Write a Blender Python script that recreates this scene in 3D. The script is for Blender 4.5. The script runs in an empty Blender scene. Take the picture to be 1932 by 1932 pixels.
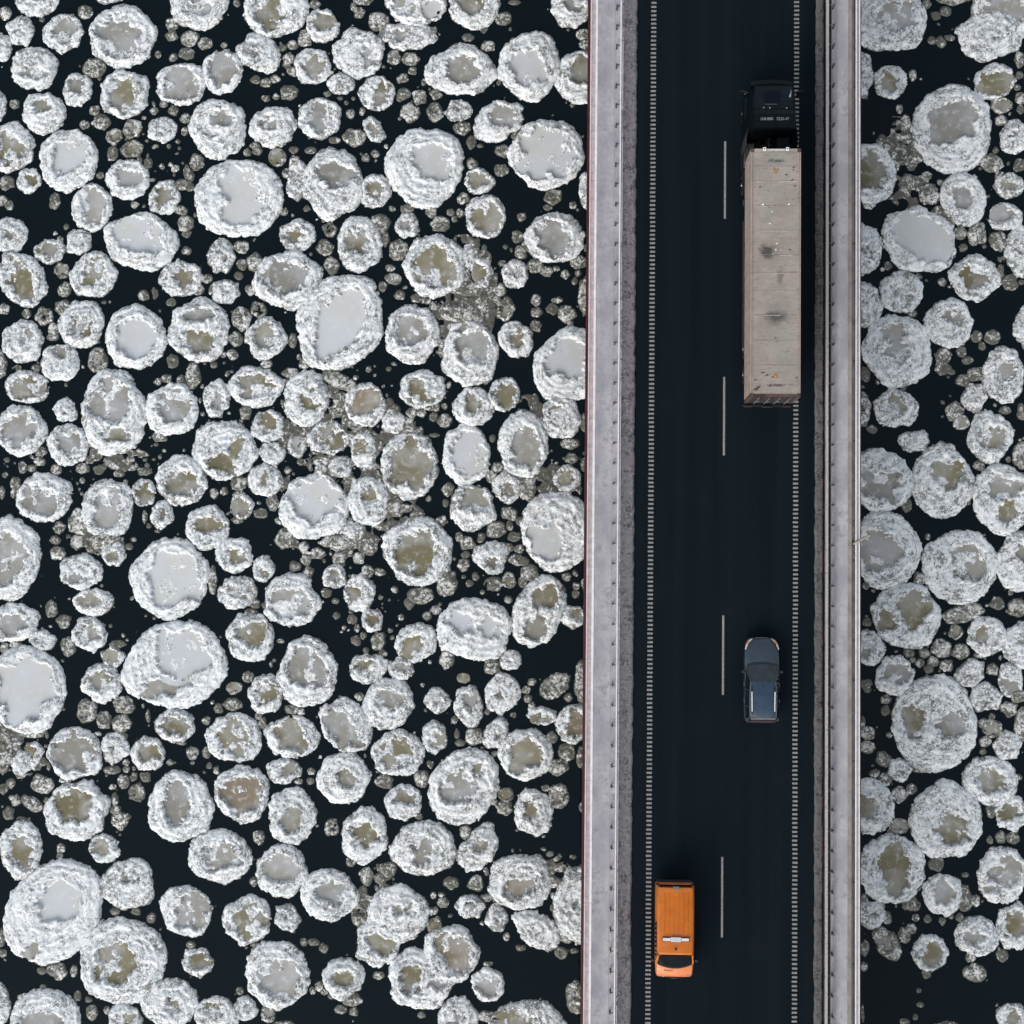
import bpy, bmesh, math, random
import numpy as np
from mathutils import Matrix, Vector

# ------------------------------------------------------------------ camera, sky, sun, exposure
S = bpy.context.scene
COL = S.collection
cam_data = bpy.data.cameras.new('camera')
cam_data.sensor_width = 36.0
cam_data.lens = 36.0 * 3000.0 / 1932.0
cam_data.clip_start = 1.0
cam_data.clip_end = 9000.0
cam = bpy.data.objects.new('camera', cam_data)
COL.objects.link(cam)
CAM_ROT = Matrix(((0.9991698, -0.0079102, 0.0399633), (0.0095596, 0.9991031, -0.0412501), (-0.0396012, 0.0415979, 0.9983493)))
cam.matrix_world = Matrix.Translation((0, 0, 80.4)) @ CAM_ROT.to_4x4()
S.camera = cam

SUN_EL, SUN_AZ = math.radians(36), math.radians(208)      # azimuth clockwise from +Y: light from the lower left
W = bpy.data.worlds.new('World'); S.world = W; W.use_nodes = True
wn = W.node_tree.nodes; wl = W.node_tree.links
sky = wn.new('ShaderNodeTexSky'); sky.sky_type = 'NISHITA'; sky.sun_disc = False
sky.sun_elevation = SUN_EL; sky.sun_rotation = SUN_AZ
sky.altitude = 0; sky.air_density = 1.0; sky.dust_density = 3.0; sky.ozone_density = 1.0
bg = wn['Background']; bg.inputs['Strength'].default_value = 0.15
cloud = wn.new('ShaderNodeHueSaturation'); cloud.inputs['Saturation'].default_value = 0.38    # thin overcast takes most of the blue out
wl.new(sky.outputs[0], cloud.inputs['Color']); wl.new(cloud.outputs[0], bg.inputs['Color'])
sl = bpy.data.lights.new('sun', 'SUN'); sl.energy = 0.5; sl.angle = math.radians(58); sl.color = (1.0, 0.95, 0.88)
so = bpy.data.objects.new('sun', sl); COL.objects.link(so)
sd = Vector((math.sin(SUN_AZ) * math.cos(SUN_EL), math.cos(SUN_AZ) * math.cos(SUN_EL), math.sin(SUN_EL)))
so.rotation_euler = sd.to_track_quat('Z', 'Y').to_euler()
S.view_settings.view_transform = 'Standard'; S.view_settings.look = 'None'
S.view_settings.exposure = 0.56; S.view_settings.gamma = 1.0; S.view_settings.use_curve_mapping = False

WATER_Z = -8.9
Y0, Y1 = -70.0, 90.0            # how far the bridge runs

# ------------------------------------------------------------------ materials
MATS = {}
def nodes_of(name):
    m = bpy.data.materials.new(name); m.use_nodes = True
    n = m.node_tree.nodes; l = m.node_tree.links
    b = n['Principled BSDF']
    return m, n, l, b
def setp(b, base=None, rough=None, metal=None, spec=None, ior=None):
    if base is not None: b.inputs['Base Color'].default_value = (*base, 1)
    if rough is not None: b.inputs['Roughness'].default_value = rough
    if metal is not None: b.inputs['Metallic'].default_value = metal
    if spec is not None: b.inputs['Specular IOR Level'].default_value = spec
    if ior is not None: b.inputs['IOR'].default_value = ior
def noise(n, l, vec, scale, detail=3, rough=0.5, lac=2.0):
    t = n.new('ShaderNodeTexNoise'); t.inputs['Scale'].default_value = scale
    t.inputs['Detail'].default_value = detail; t.inputs['Roughness'].default_value = rough
    if vec is not None: l.new(vec, t.inputs['Vector'])
    return t.outputs['Fac']
def ramp(n, l, fac, lo, hi, a=0.0, b=1.0):
    t = n.new('ShaderNodeMapRange'); t.interpolation_type = 'SMOOTHSTEP'
    t.inputs[1].default_value = lo; t.inputs[2].default_value = hi
    t.inputs[3].default_value = a; t.inputs[4].default_value = b
    l.new(fac, t.inputs[0]); return t.outputs[0]
def mathn(n, l, op, a, b):
    t = n.new('ShaderNodeMath'); t.operation = op
    for i, v in enumerate((a, b)):
        if isinstance(v, (int, float)): t.inputs[i].default_value = v
        else: l.new(v, t.inputs[i])
    return t.outputs[0]
def mixc(n, l, fac, a, b, blend='MIX'):
    t = n.new('ShaderNodeMix'); t.data_type = 'RGBA'; t.blend_type = blend
    for sock, v in ((t.inputs[0], fac), (t.inputs[6], a), (t.inputs[7], b)):
        if isinstance(v, (int, float)): sock.default_value = v
        elif isinstance(v, tuple): sock.default_value = (*v, 1)
        else: l.new(v, sock)
    return t.outputs[2]
def position(n): return n.new('ShaderNodeNewGeometry').outputs['Position']
def objcoord(n): return n.new('ShaderNodeTexCoord').outputs['Object']
def stretch(n, l, vec, s):
    t = n.new('ShaderNodeMapping'); t.inputs['Scale'].default_value = s
    l.new(vec, t.inputs['Vector']); return t.outputs[0]
def bump(n, l, b, height, strength, dist):
    t = n.new('ShaderNodeBump'); t.inputs['Strength'].default_value = strength; t.inputs['Distance'].default_value = dist
    l.new(height, t.inputs['Height']); l.new(t.outputs[0], b.inputs['Normal'])

def plain(name, base, rough=0.5, metal=0.0, spec=0.5, var=0.12, scale=6.0, bmp=0.0):
    """A painted or bare surface with slight uneven wear."""
    m, n, l, b = nodes_of(name)
    setp(b, base, rough, metal, spec)
    p = objcoord(n)
    f = noise(n, l, p, scale, 4, 0.6)
    lo = tuple(c * (1 - var) for c in base); hi = tuple(min(1, c * (1 + var)) for c in base)
    l.new(mixc(n, l, ramp(n, l, f, .3, .7), lo, hi), b.inputs['Base Color'])
    l.new(ramp(n, l, noise(n, l, p, scale * 2.3, 3), .3, .7, max(0, rough - .08), min(1, rough + .1)), b.inputs['Roughness'])
    if bmp: bump(n, l, b, noise(n, l, p, scale * 6, 4), bmp, .02)
    MATS[name] = m; return m

def snow_ice(name, white, shade, dark, lo, hi, sc=6.5, rings=True, fw=.72):
    """Frazil snow rim: white lumps, bluish slush and wet gaps between the granules."""
    m, n, l, b = nodes_of(name); setp(b, white, .75, 0, .3)
    p = position(n)
    warp = n.new('ShaderNodeTexNoise'); warp.inputs['Scale'].default_value = 2.6; warp.inputs['Detail'].default_value = 2
    l.new(p, warp.inputs['Vector'])
    wv = n.new('ShaderNodeVectorMath'); wv.operation = 'MULTIPLY_ADD'
    l.new(warp.outputs['Color'], wv.inputs[0]); wv.inputs[1].default_value = (.5, .5, .5); l.new(p, wv.inputs[2])
    pw = wv.outputs[0]
    patch = noise(n, l, pw, .95, 3, .6)
    fine = noise(n, l, pw, sc, 5, .68)
    fine2 = noise(n, l, p, 15, 3, .6)
    cover = n.new('ShaderNodeAttribute'); cover.attribute_type = 'OBJECT'; cover.attribute_name = 'snow_cover'
    cv = cover.outputs['Fac']
    # amount of wet ice in the gaps: more where the snow cover is thin and in loose patches
    t = mathn(n, l, 'ADD', mathn(n, l, 'MULTIPLY', fine, fw), mathn(n, l, 'MULTIPLY', fine2, .06))
    t = mathn(n, l, 'ADD', t, .5 * (1 - fw - .06))
    t = mathn(n, l, 'ADD', t, mathn(n, l, 'MULTIPLY', mathn(n, l, 'SUBTRACT', patch, .5), -.45))
    t = mathn(n, l, 'ADD', t, mathn(n, l, 'MULTIPLY', mathn(n, l, 'SUBTRACT', cv, .7), .17))
    relief = mathn(n, l, 'ADD', fine, fine2)
    if rings:                                           # older rims frozen in concentric flakes
        oc = n.new('ShaderNodeTexCoord').outputs['Object']
        fl = n.new('ShaderNodeVectorMath'); fl.operation = 'MULTIPLY'; l.new(oc, fl.inputs[0]); fl.inputs[1].default_value = (1, 1, 0)
        ln = n.new('ShaderNodeVectorMath'); ln.operation = 'LENGTH'; l.new(fl.outputs[0], ln.inputs[0])
        nm = n.new('ShaderNodeVectorMath'); nm.operation = 'NORMALIZE'; l.new(fl.outputs[0], nm.inputs[0])
        sx = n.new('ShaderNodeSeparateXYZ'); l.new(nm.outputs[0], sx.inputs[0])
        cb = n.new('ShaderNodeCombineXYZ')
        l.new(mathn(n, l, 'MULTIPLY', ln.outputs['Value'], 2.1), cb.inputs[0])
        l.new(mathn(n, l, 'MULTIPLY', sx.outputs[0], 1.35), cb.inputs[1]); l.new(mathn(n, l, 'MULTIPLY', sx.outputs[1], 1.35), cb.inputs[2])
        av = n.new('ShaderNodeVectorMath'); av.operation = 'MULTIPLY_ADD'; l.new(p, av.inputs[0]); av.inputs[1].default_value = (.18, .18, .18); l.new(cb.outputs[0], av.inputs[2])
        rn = noise(n, l, av.outputs[0], 2.3, 5, .62)
        t = mathn(n, l, 'ADD', t, mathn(n, l, 'MULTIPLY', mathn(n, l, 'SUBTRACT', rn, .5), .60))
        t = mathn(n, l, 'ADD', t, ramp(n, l, mathn(n, l, 'ABSOLUTE', mathn(n, l, 'SUBTRACT', rn, .49), 0), .0, .040, -.15, .03))
        relief = mathn(n, l, 'ADD', mathn(n, l, 'MULTIPLY', relief, .5), mathn(n, l, 'MULTIPLY', rn, 1.8))
    ve = n.new('ShaderNodeTexVoronoi'); ve.feature = 'DISTANCE_TO_EDGE'; ve.inputs['Scale'].default_value = 4.2; l.new(pw, ve.inputs['Vector'])
    crev = ramp(n, l, ve.outputs['Distance'], .0, .12, -.09, .02)
    t = mathn(n, l, 'ADD', t, crev)
    sz = n.new('ShaderNodeSeparateXYZ'); l.new(p, sz.inputs[0])      # ice soaked by the river near the waterline
    t = mathn(n, l, 'ADD', t, ramp(n, l, sz.outputs[2], WATER_Z - .02, WATER_Z + .12, -.09, .018))
    wet = ramp(n, l, t, lo, hi, 1, 0)
    blue = ramp(n, l, noise(n, l, pw, 2.3, 4, .65), .40, .62)
    base = mixc(n, l, blue, white, shade)
    l.new(mixc(n, l, wet, base, dark), b.inputs['Base Color'])
    l.new(ramp(n, l, wet, 0, 1, .8, .35), b.inputs['Roughness'])
    bump(n, l, b, relief, .28, .05)
    MATS[name] = m; return m
snow_ice('snow_rim', (.78, .795, .795), (.58, .625, .64), (.19, .195, .185), .388, .462, 3.4, True, .46)
snow_ice('brash_ice', (.70, .71, .69), (.42, .425, .395), (.10, .10, .082), .42, .545, 5.2, False)
snow_ice('slush', (.68, .68, .66), (.40, .395, .37), (.09, .088, .075), .43, .53, 3.4, False)

def pan_ice():
    m, n, l, b = nodes_of('pan_ice'); setp(b, (.3, .3, .27), .62, 0, .3)
    p = position(n)
    oi = n.new('ShaderNodeObjectInfo')
    f = ramp(n, l, noise(n, l, p, .55, 2, .5), .42, .6)
    f2 = noise(n, l, p, 2.6, 4, .6)
    c = mixc(n, l, 1.0, oi.outputs['Color'], (.86, .84, .78), 'MULTIPLY')
    d = mixc(n, l, .38, oi.outputs['Color'], (.40, .41, .42))
    c = mixc(n, l, f, c, d)
    c = mixc(n, l, ramp(n, l, f2, .5, .72, 0, .42), c, (.6, .63, .66))
    crumbs = ramp(n, l, noise(n, l, p, 6, 3, .6), .71, .74)
    c = mixc(n, l, crumbs, c, (.75, .78, .8))
    l.new(c, b.inputs['Base Color'])
    bump(n, l, b, f2, .15, .04)
    MATS['pan_ice'] = m
pan_ice()

def water_mat():
    m, n, l, b = nodes_of('river_water'); setp(b, (.0022, .0065, .0092), .06, 0, .28, 1.33)
    p = position(n)
    bump(n, l, b, noise(n, l, p, 1.6, 3, .55), .08, .05)
    MATS['river_water'] = m
water_mat()

def asphalt_mat():
    m, n, l, b = nodes_of('asphalt'); setp(b, (.006, .012, .016), .85, 0, .08)
    p = position(n)
    tracks = noise(n, l, stretch(n, l, p, (1.1, .02, 1)), 1.0, 3, .6)
    grain = noise(n, l, p, 22, 4, .7)
    blot = noise(n, l, p, .35, 4, .6)
    c = mixc(n, l, ramp(n, l, tracks, .35, .65), (.0022, .0062, .0098), (.0042, .0086, .0125))
    c = mixc(n, l, ramp(n, l, grain, .45, .75, 0, .45), c, (.012, .018, .022))
    c = mixc(n, l, ramp(n, l, blot, .55, .8, 0, .4), c, (.010, .011, .014))
    l.new(c, b.inputs['Base Color'])
    bump(n, l, b, grain, .3, .01)
    MATS['asphalt'] = m
asphalt_mat()

def snow_mat(name, a, c2, dirt, scale, dlo, dhi, sx=1.0, spark=.0):
    m, n, l, b = nodes_of(name); setp(b, a, .85, 0, .2)
    p = position(n)
    q = stretch(n, l, p, (1, sx, 1))
    f = noise(n, l, q, scale, 5, .62)
    g = noise(n, l, p, scale * 4.2, 5, .7)
    c = mixc(n, l, ramp(n, l, f, .35, .65), a, c2)
    c = mixc(n, l, ramp(n, l, g, .52, .68, 0, spark), c, tuple(min(.75, v * 1.9) for v in c2))
    mk = mathn(n, l, 'ADD', mathn(n, l, 'MULTIPLY', f, .45), mathn(n, l, 'MULTIPLY', g, .55))
    c = mixc(n, l, ramp(n, l, mk, dlo, dhi), c, dirt)
    l.new(c, b.inputs['Base Color'])
    bump(n, l, b, g, .4, .03)
    MATS[name] = m
snow_mat('walkway_snow', (.375, .365, .395), (.52, .505, .52), (.28, .27, .295), .8, .49, .70, .6)
snow_mat('dirty_snow', (.17, .163, .172), (.255, .245, .252), (.06, .057, .062), 2.0, .43, .62, 1.0, .6)
snow_mat('sooty_snow', (.115, .112, .11), (.165, .162, .155), (.032, .032, .032), 2.2, .43, .62, 1.0, .6)
snow_mat('cap_snow', (.34, .335, .33), (.46, .455, .45), (.12, .10, .095), 4.0, .48, .66)

plain('road_paint', (.23, .225, .215), .8, 0, .2, .35, 14)
plain('rail_white', (.68, .65, .66), .55, 0, .4, .1, 3)
plain('rail_pink', (.62, .52, .52), .6, 0, .4, .12, 3)
plain('ledge_snow', (.42, .37, .37), .9, 0, .2, .18, 4, .3)
plain('girder_red', (.055, .012, .017), .55, 0, .4, .3, 1.2)
plain('baluster_red', (.060, .036, .038), .6, 0, .4, .4, .5)
plain('concrete_band', (.30, .28, .265), .9, 0, .2, .2, 1.5, .3)
plain('concrete', (.28, .28, .27), .9, 0, .2, .15, .5, .3)
plain('galvanised', (.36, .36, .38), .45, .6, .5, .15, 5)
plain('rail_rust', (.085, .05, .042), .75, .1, .3, .5, 1.3)
plain('post_dark', (.06, .06, .066), .6, .3, .4, .3, 5)
plain('post_grey', (.10, .10, .11), .6, .3, .4, .3, 5)
plain('pole_beige', (.27, .25, .22), .6, 0, .3, .15, 4)
plain('paint_black', (.003, .0055, .0075), .35, 0, .12, .2, 2)
plain('cab_panel', (.005, .009, .012), .4, 0, .14, .2, 2)
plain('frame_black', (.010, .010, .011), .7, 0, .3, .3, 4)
plain('rubber', (.012, .012, .013), .9, 0, .2, .2, 8)
plain('steel_rim', (.30, .31, .33), .4, .8, .5, .1, 6)
plain('tank_grey', (.07, .068, .066), .45, .5, .5, .3, 4)
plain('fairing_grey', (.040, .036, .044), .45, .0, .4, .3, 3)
plain('chrome', (.75, .76, .78), .15, 1, .5, .05, 6)
plain('white_letter', (.22, .235, .25), .6, 0, .3, .1, 6)
plain('dark_letter', (.06, .065, .07), .7, 0, .3, .3, 6)
plain('sign_yellow', (.56, .31, .015), .6, 0, .3, .12, 8)
plain('sign_brown', (.10, .05, .025), .6, 0, .3, .12, 8)
plain('seam_frost', (.50, .49, .47), .8, 0, .2, .2, 8)
plain('label_white', (.75, .75, .74), .6, 0, .3, .08, 8)
plain('glass_dark', (.008, .012, .015), .06, 0, .6, .1, 3)
plain('glass_blue', (.003, .005, .011), .10, 0, .12, .1, 3)
plain('windscreen', (.022, .032, .038), .12, 0, .6, .35, 2.5)
plain('paint_slate', (.030, .046, .064), .28, 0, .5, .1, 1.5)
plain('paint_slate_roof', (.022, .044, .074), .25, 0, .5, .15, 1.2)
plain('trim_black', (.012, .013, .015), .5, 0, .4, .2, 5)
plain('trim_grey', (.13, .14, .145), .4, .2, .5, .15, 4)
plain('rail_silver', (.80, .82, .83), .3, .3, .5, .05, 4)
plain('lamp_clear', (.62, .63, .62), .15, 0, .6, .2, 9)
plain('lamp_orange', (.75, .24, .04), .25, 0, .5, .1, 9)
plain('lamp_red', (.07, .03, .026), .25, 0, .5, .15, 9)
plain('paint_orange', (.47, .118, .003), .3, 0, .45, .1, 1.5)
plain('paint_orange_light', (.60, .17, .018), .3, 0, .45, .08, 1.5)
plain('paint_orange_hood', (.62, .19, .06), .35, 0, .45, .1, 2)
plain('light_bar_white', (.50, .54, .57), .35, 0, .5, .05, 5)
plain('light_bar_lens', (.62, .65, .67), .2, 0, .5, .05, 5)
plain('light_bar_edge', (.10, .012, .02), .4, 0, .4, .1, 5)

def container_mat(name, base, with_smudge):
    m, n, l, b = nodes_of(name); setp(b, base, .62, 0, .3)
    tc = n.new('ShaderNodeTexCoord')
    if with_smudge:
        tc.object = CONTAINER
    p = tc.outputs['Object']
    f = noise(n, l, p, .9, 5, .65); g = noise(n, l, stretch(n, l, p, (1, 4, 1)), 3.2, 5, .65); k = noise(n, l, p, 7.5, 2, .5)
    c = mixc(n, l, ramp(n, l, f, .35, .66), tuple(x * .88 for x in base), tuple(x * 1.1 for x in base))
    c = mixc(n, l, ramp(n, l, noise(n, l, p, .55, 3, .5), .52, .66, 0, .35), c, (.24, .27, .22))
    c = mixc(n, l, ramp(n, l, g, .50, .72, 0, .6), c, tuple(x * .5 for x in base))
    c = mixc(n, l, ramp(n, l, noise(n, l, p, 11, 4, .7), .5, .75, 0, .3), c, tuple(min(1, x * 1.5) for x in base))
    c = mixc(n, l, ramp(n, l, k, .70, .745, 0, .7), c, (.06, .055, .05))
    if with_smudge:
        wob = n.new('ShaderNodeTexNoise'); wob.inputs['Scale'].default_value = 3.5; wob.inputs['Detail'].default_value = 3
        l.new(p, wob.inputs['Vector'])
        va = n.new('ShaderNodeVectorMath'); va.operation = 'MULTIPLY_ADD'
        l.new(wob.outputs['Color'], va.inputs[0]); va.inputs[1].default_value = (.45, .45, 0); l.new(p, va.inputs[2])
        for (sx, sy, rx, ry, amt, cc) in ((-.42, 1.02, .42, .46, .92, (.03, .03, .029)), (-.25, .95, .75, .62, .34, (.11, .10, .085)), (.22, -.25, .22, .55, .7, (.12, .10, .075)), (.06, -2.12, .72, .32, .92, (.045, .044, .045)), (-.08, -2.42, .42, .3, .55, (.12, .10, .08)), (.10, -1.80, .62, .50, .45, (.17, .175, .17)), (.10, 5.35, .5, .25, .45, (.17, .19, .17))):
            mp = n.new('ShaderNodeMapping'); mp.vector_type = 'POINT'
            mp.inputs['Location'].default_value = (-(sx + .225) / rx, -(sy + .225) / ry, 0)
            mp.inputs['Scale'].default_value = (1 / rx, 1 / ry, 0)
            l.new(va.outputs[0], mp.inputs['Vector'])
            ln = n.new('ShaderNodeVectorMath'); ln.operation = 'LENGTH'; l.new(mp.outputs[0], ln.inputs[0])
            c = mixc(n, l, ramp(n, l, ln.outputs['Value'], .25, 1.1, amt, 0), c, cc)
    l.new(c, b.inputs['Base Color'])
    MATS[name] = m

# ------------------------------------------------------------------ helpers
def tag(o, label=None, cat=None, group=None, kind=None):
    if label: o['label'] = label
    if cat: o['category'] = cat
    if group: o['group'] = group
    if kind: o['kind'] = kind
    return o
def empty(name, loc, rz=0.0, parent=None):
    o = bpy.data.objects.new(name, None); o.empty_display_size = .3
    COL.objects.link(o); o.location = loc; o.rotation_euler = (0, 0, rz); o.parent = parent
    return o
class MB:
    """Collects boxes, tubes, lofts and sheets and builds them as one mesh object."""
    def __init__(s): s.v = []; s.f = []
    def add(s, vs, fs):
        k = len(s.v); s.v += [tuple(v) for v in vs]; s.f += [tuple(i + k for i in f) for f in fs]; return s
    def box(s, x0, x1, y0, y1, z0, z1):
        return s.add([(x0, y0, z0), (x1, y0, z0), (x1, y1, z0), (x0, y1, z0), (x0, y0, z1), (x1, y0, z1), (x1, y1, z1), (x0, y1, z1)],
                     [(3, 2, 1, 0), (4, 5, 6, 7), (0, 1, 5, 4), (1, 2, 6, 5), (2, 3, 7, 6), (3, 0, 4, 7)])
    def prism(s, pts, z0, z1):
        n = len(pts)
        vs = [(x, y, z0) for x, y in pts] + [(x, y, z1) for x, y in pts]
        fs = [tuple(range(n - 1, -1, -1)), tuple(range(n, 2 * n))] + [(i, (i + 1) % n, n + (i + 1) % n, n + i) for i in range(n)]
        return s.add(vs, fs)
    def tube(s, a, b, r0, r1=None, n=10, cap=True):
        r1 = r0 if r1 is None else r1
        a = Vector(a); b = Vector(b); d = (b - a).normalized()
        u = d.orthogonal().normalized(); w = d.cross(u)
        vs = []
        for c, r in ((a, r0), (b, r1)):
            for i in range(n):
                t = 2 * math.pi * i / n; vs.append(c + u * (r * math.cos(t)) + w * (r * math.sin(t)))
        fs = [(i, (i + 1) % n, n + (i + 1) % n, n + i) for i in range(n)]
        if cap: fs += [tuple(range(n - 1, -1, -1)), tuple(range(n, 2 * n))]
        return s.add(vs, fs)
    def loft(s, rings, closed=False, caps=False):
        n = len(rings[0]); vs = [p for r in rings for p in r]; fs = []
        for j in range(len(rings) - 1):
            for i in range(n if closed else n - 1):
                k = (i + 1) % n
                fs.append((j * n + i, j * n + k, (j + 1) * n + k, (j + 1) * n + i))
        if caps: fs += [tuple(range(n - 1, -1, -1)), tuple(range((len(rings) - 1) * n, len(rings) * n))]
        return s.add(vs, fs)
    def build(s, name, mat, parent=None, smooth=False, bevel=0.0, seg=2):
        me = bpy.data.meshes.new(name); me.from_pydata(s.v, [], s.f); me.update()
        me.materials.append(MATS[mat])
        bm = bmesh.new(); bm.from_mesh(me); bmesh.ops.recalc_face_normals(bm, faces=bm.faces)
        if bevel:
            ed = [e for e in bm.edges if len(e.link_faces) == 2 and e.calc_face_angle(0) > .5]
            bmesh.ops.bevel(bm, geom=ed, offset=bevel, segments=seg, affect='EDGES', profile=.6, clamp_overlap=True)
        bm.to_mesh(me); bm.free()
        if smooth: me.shade_smooth(); me.set_sharp_from_angle(angle=math.radians(38))
        o = bpy.data.objects.new(name, me); COL.objects.link(o); o.parent = parent
        return o
def array_mesh(name, V, Q, mat, parent=None, smooth=False, extra=None, face_mat=None):
    """Mesh object straight from numpy arrays (quads)."""
    me = bpy.data.meshes.new(name)
    me.vertices.add(len(V)); me.vertices.foreach_set('co', np.ascontiguousarray(V, dtype=np.float32).ravel())
    me.loops.add(Q.size); me.loops.foreach_set('vertex_index', Q.astype(np.int32).ravel())
    me.polygons.add(len(Q)); me.polygons.foreach_set('loop_start', np.arange(0, Q.size, 4, dtype=np.int32))
    me.update(calc_edges=True)
    me.materials.append(MATS[mat])
    for x in (extra or ()): me.materials.append(MATS[x])
    if face_mat is not None: me.polygons.foreach_set('material_index', face_mat.astype(np.int32))
    if smooth: me.shade_smooth()
    o = bpy.data.objects.new(name, me); COL.objects.link(o); o.parent = parent
    return o
def text_obj(s, name, size, mat, loc, rz, parent, sx=1.0):
    cu = bpy.data.curves.new(name, 'FONT'); cu.body = s; cu.size = size; cu.align_x = 'CENTER'; cu.align_y = 'CENTER'; cu.extrude = .004
    t = bpy.data.objects.new(name, cu); COL.objects.link(t)
    dg = bpy.context.evaluated_depsgraph_get()
    me = bpy.data.meshes.new_from_object(t.evaluated_get(dg)); bpy.data.objects.remove(t); bpy.data.curves.remove(cu)
    me.name = name; me.materials.clear(); me.materials.append(MATS[mat])
    o = bpy.data.objects.new(name, me); COL.objects.link(o); o.parent = parent
    o.location = loc; o.rotation_euler = (0, 0, rz); o.scale = (sx, 1, 1)
    return o

# numpy noise
def _h(ix, iy, seed):
    h = (ix.astype(np.int64) * 374761393 + iy.astype(np.int64) * 668265263 + seed * 974634777) & 0xffffffff
    h = ((h ^ (h >> 13)) * 1274126177) & 0xffffffff
    h = (h ^ (h >> 16)) & 0xffffffff
    h = (h * 2246822519) & 0xffffffff
    return ((h ^ (h >> 15)) & 0xffffff) / float(0x1000000)
def vnoise(x, y, seed):
    ix = np.floor(x); iy = np.floor(y); fx = x - ix; fy = y - iy
    fx = fx * fx * (3 - 2 * fx); fy = fy * fy * (3 - 2 * fy)
    a = _h(ix, iy, seed); b = _h(ix + 1, iy, seed); c = _h(ix, iy + 1, seed); d = _h(ix + 1, iy + 1, seed)
    return (a * (1 - fx) + b * fx) * (1 - fy) + (c * (1 - fx) + d * fx) * fy
def fbm(x, y, seed, octv=3):
    r = 0; a = .5; t = 0
    for i in range(octv):
        r = r + a * vnoise(x * 2 ** i, y * 2 ** i, seed + i * 17); t += a; a *= .5
    return r / t
def worley(x, y, seed):
    ix = np.floor(x); iy = np.floor(y); best = np.full(x.shape, 9.0)
    for dx in (-1, 0, 1):
        for dy in (-1, 0, 1):
            cx = ix + dx; cy = iy + dy
            px = cx + _h(cx, cy, seed); py = cy + _h(cx, cy, seed + 91)
            best = np.minimum(best, (px - x) ** 2 + (py - y) ** 2)
    return np.sqrt(best)
def sstep(a, b, x):
    t = np.clip((x - a) / (b - a), 0, 1); return t * t * (3 - 2 * t)

# ------------------------------------------------------------------ river and drifting ice
wm = MB(); wm.add([(-3000, -3000, WATER_Z), (3000, -3000, WATER_Z), (3000, 3000, WATER_Z), (-3000, 3000, WATER_Z)], [(0, 1, 2, 3)])
tag(wm.build('water', 'river_water'), kind='structure')

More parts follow.
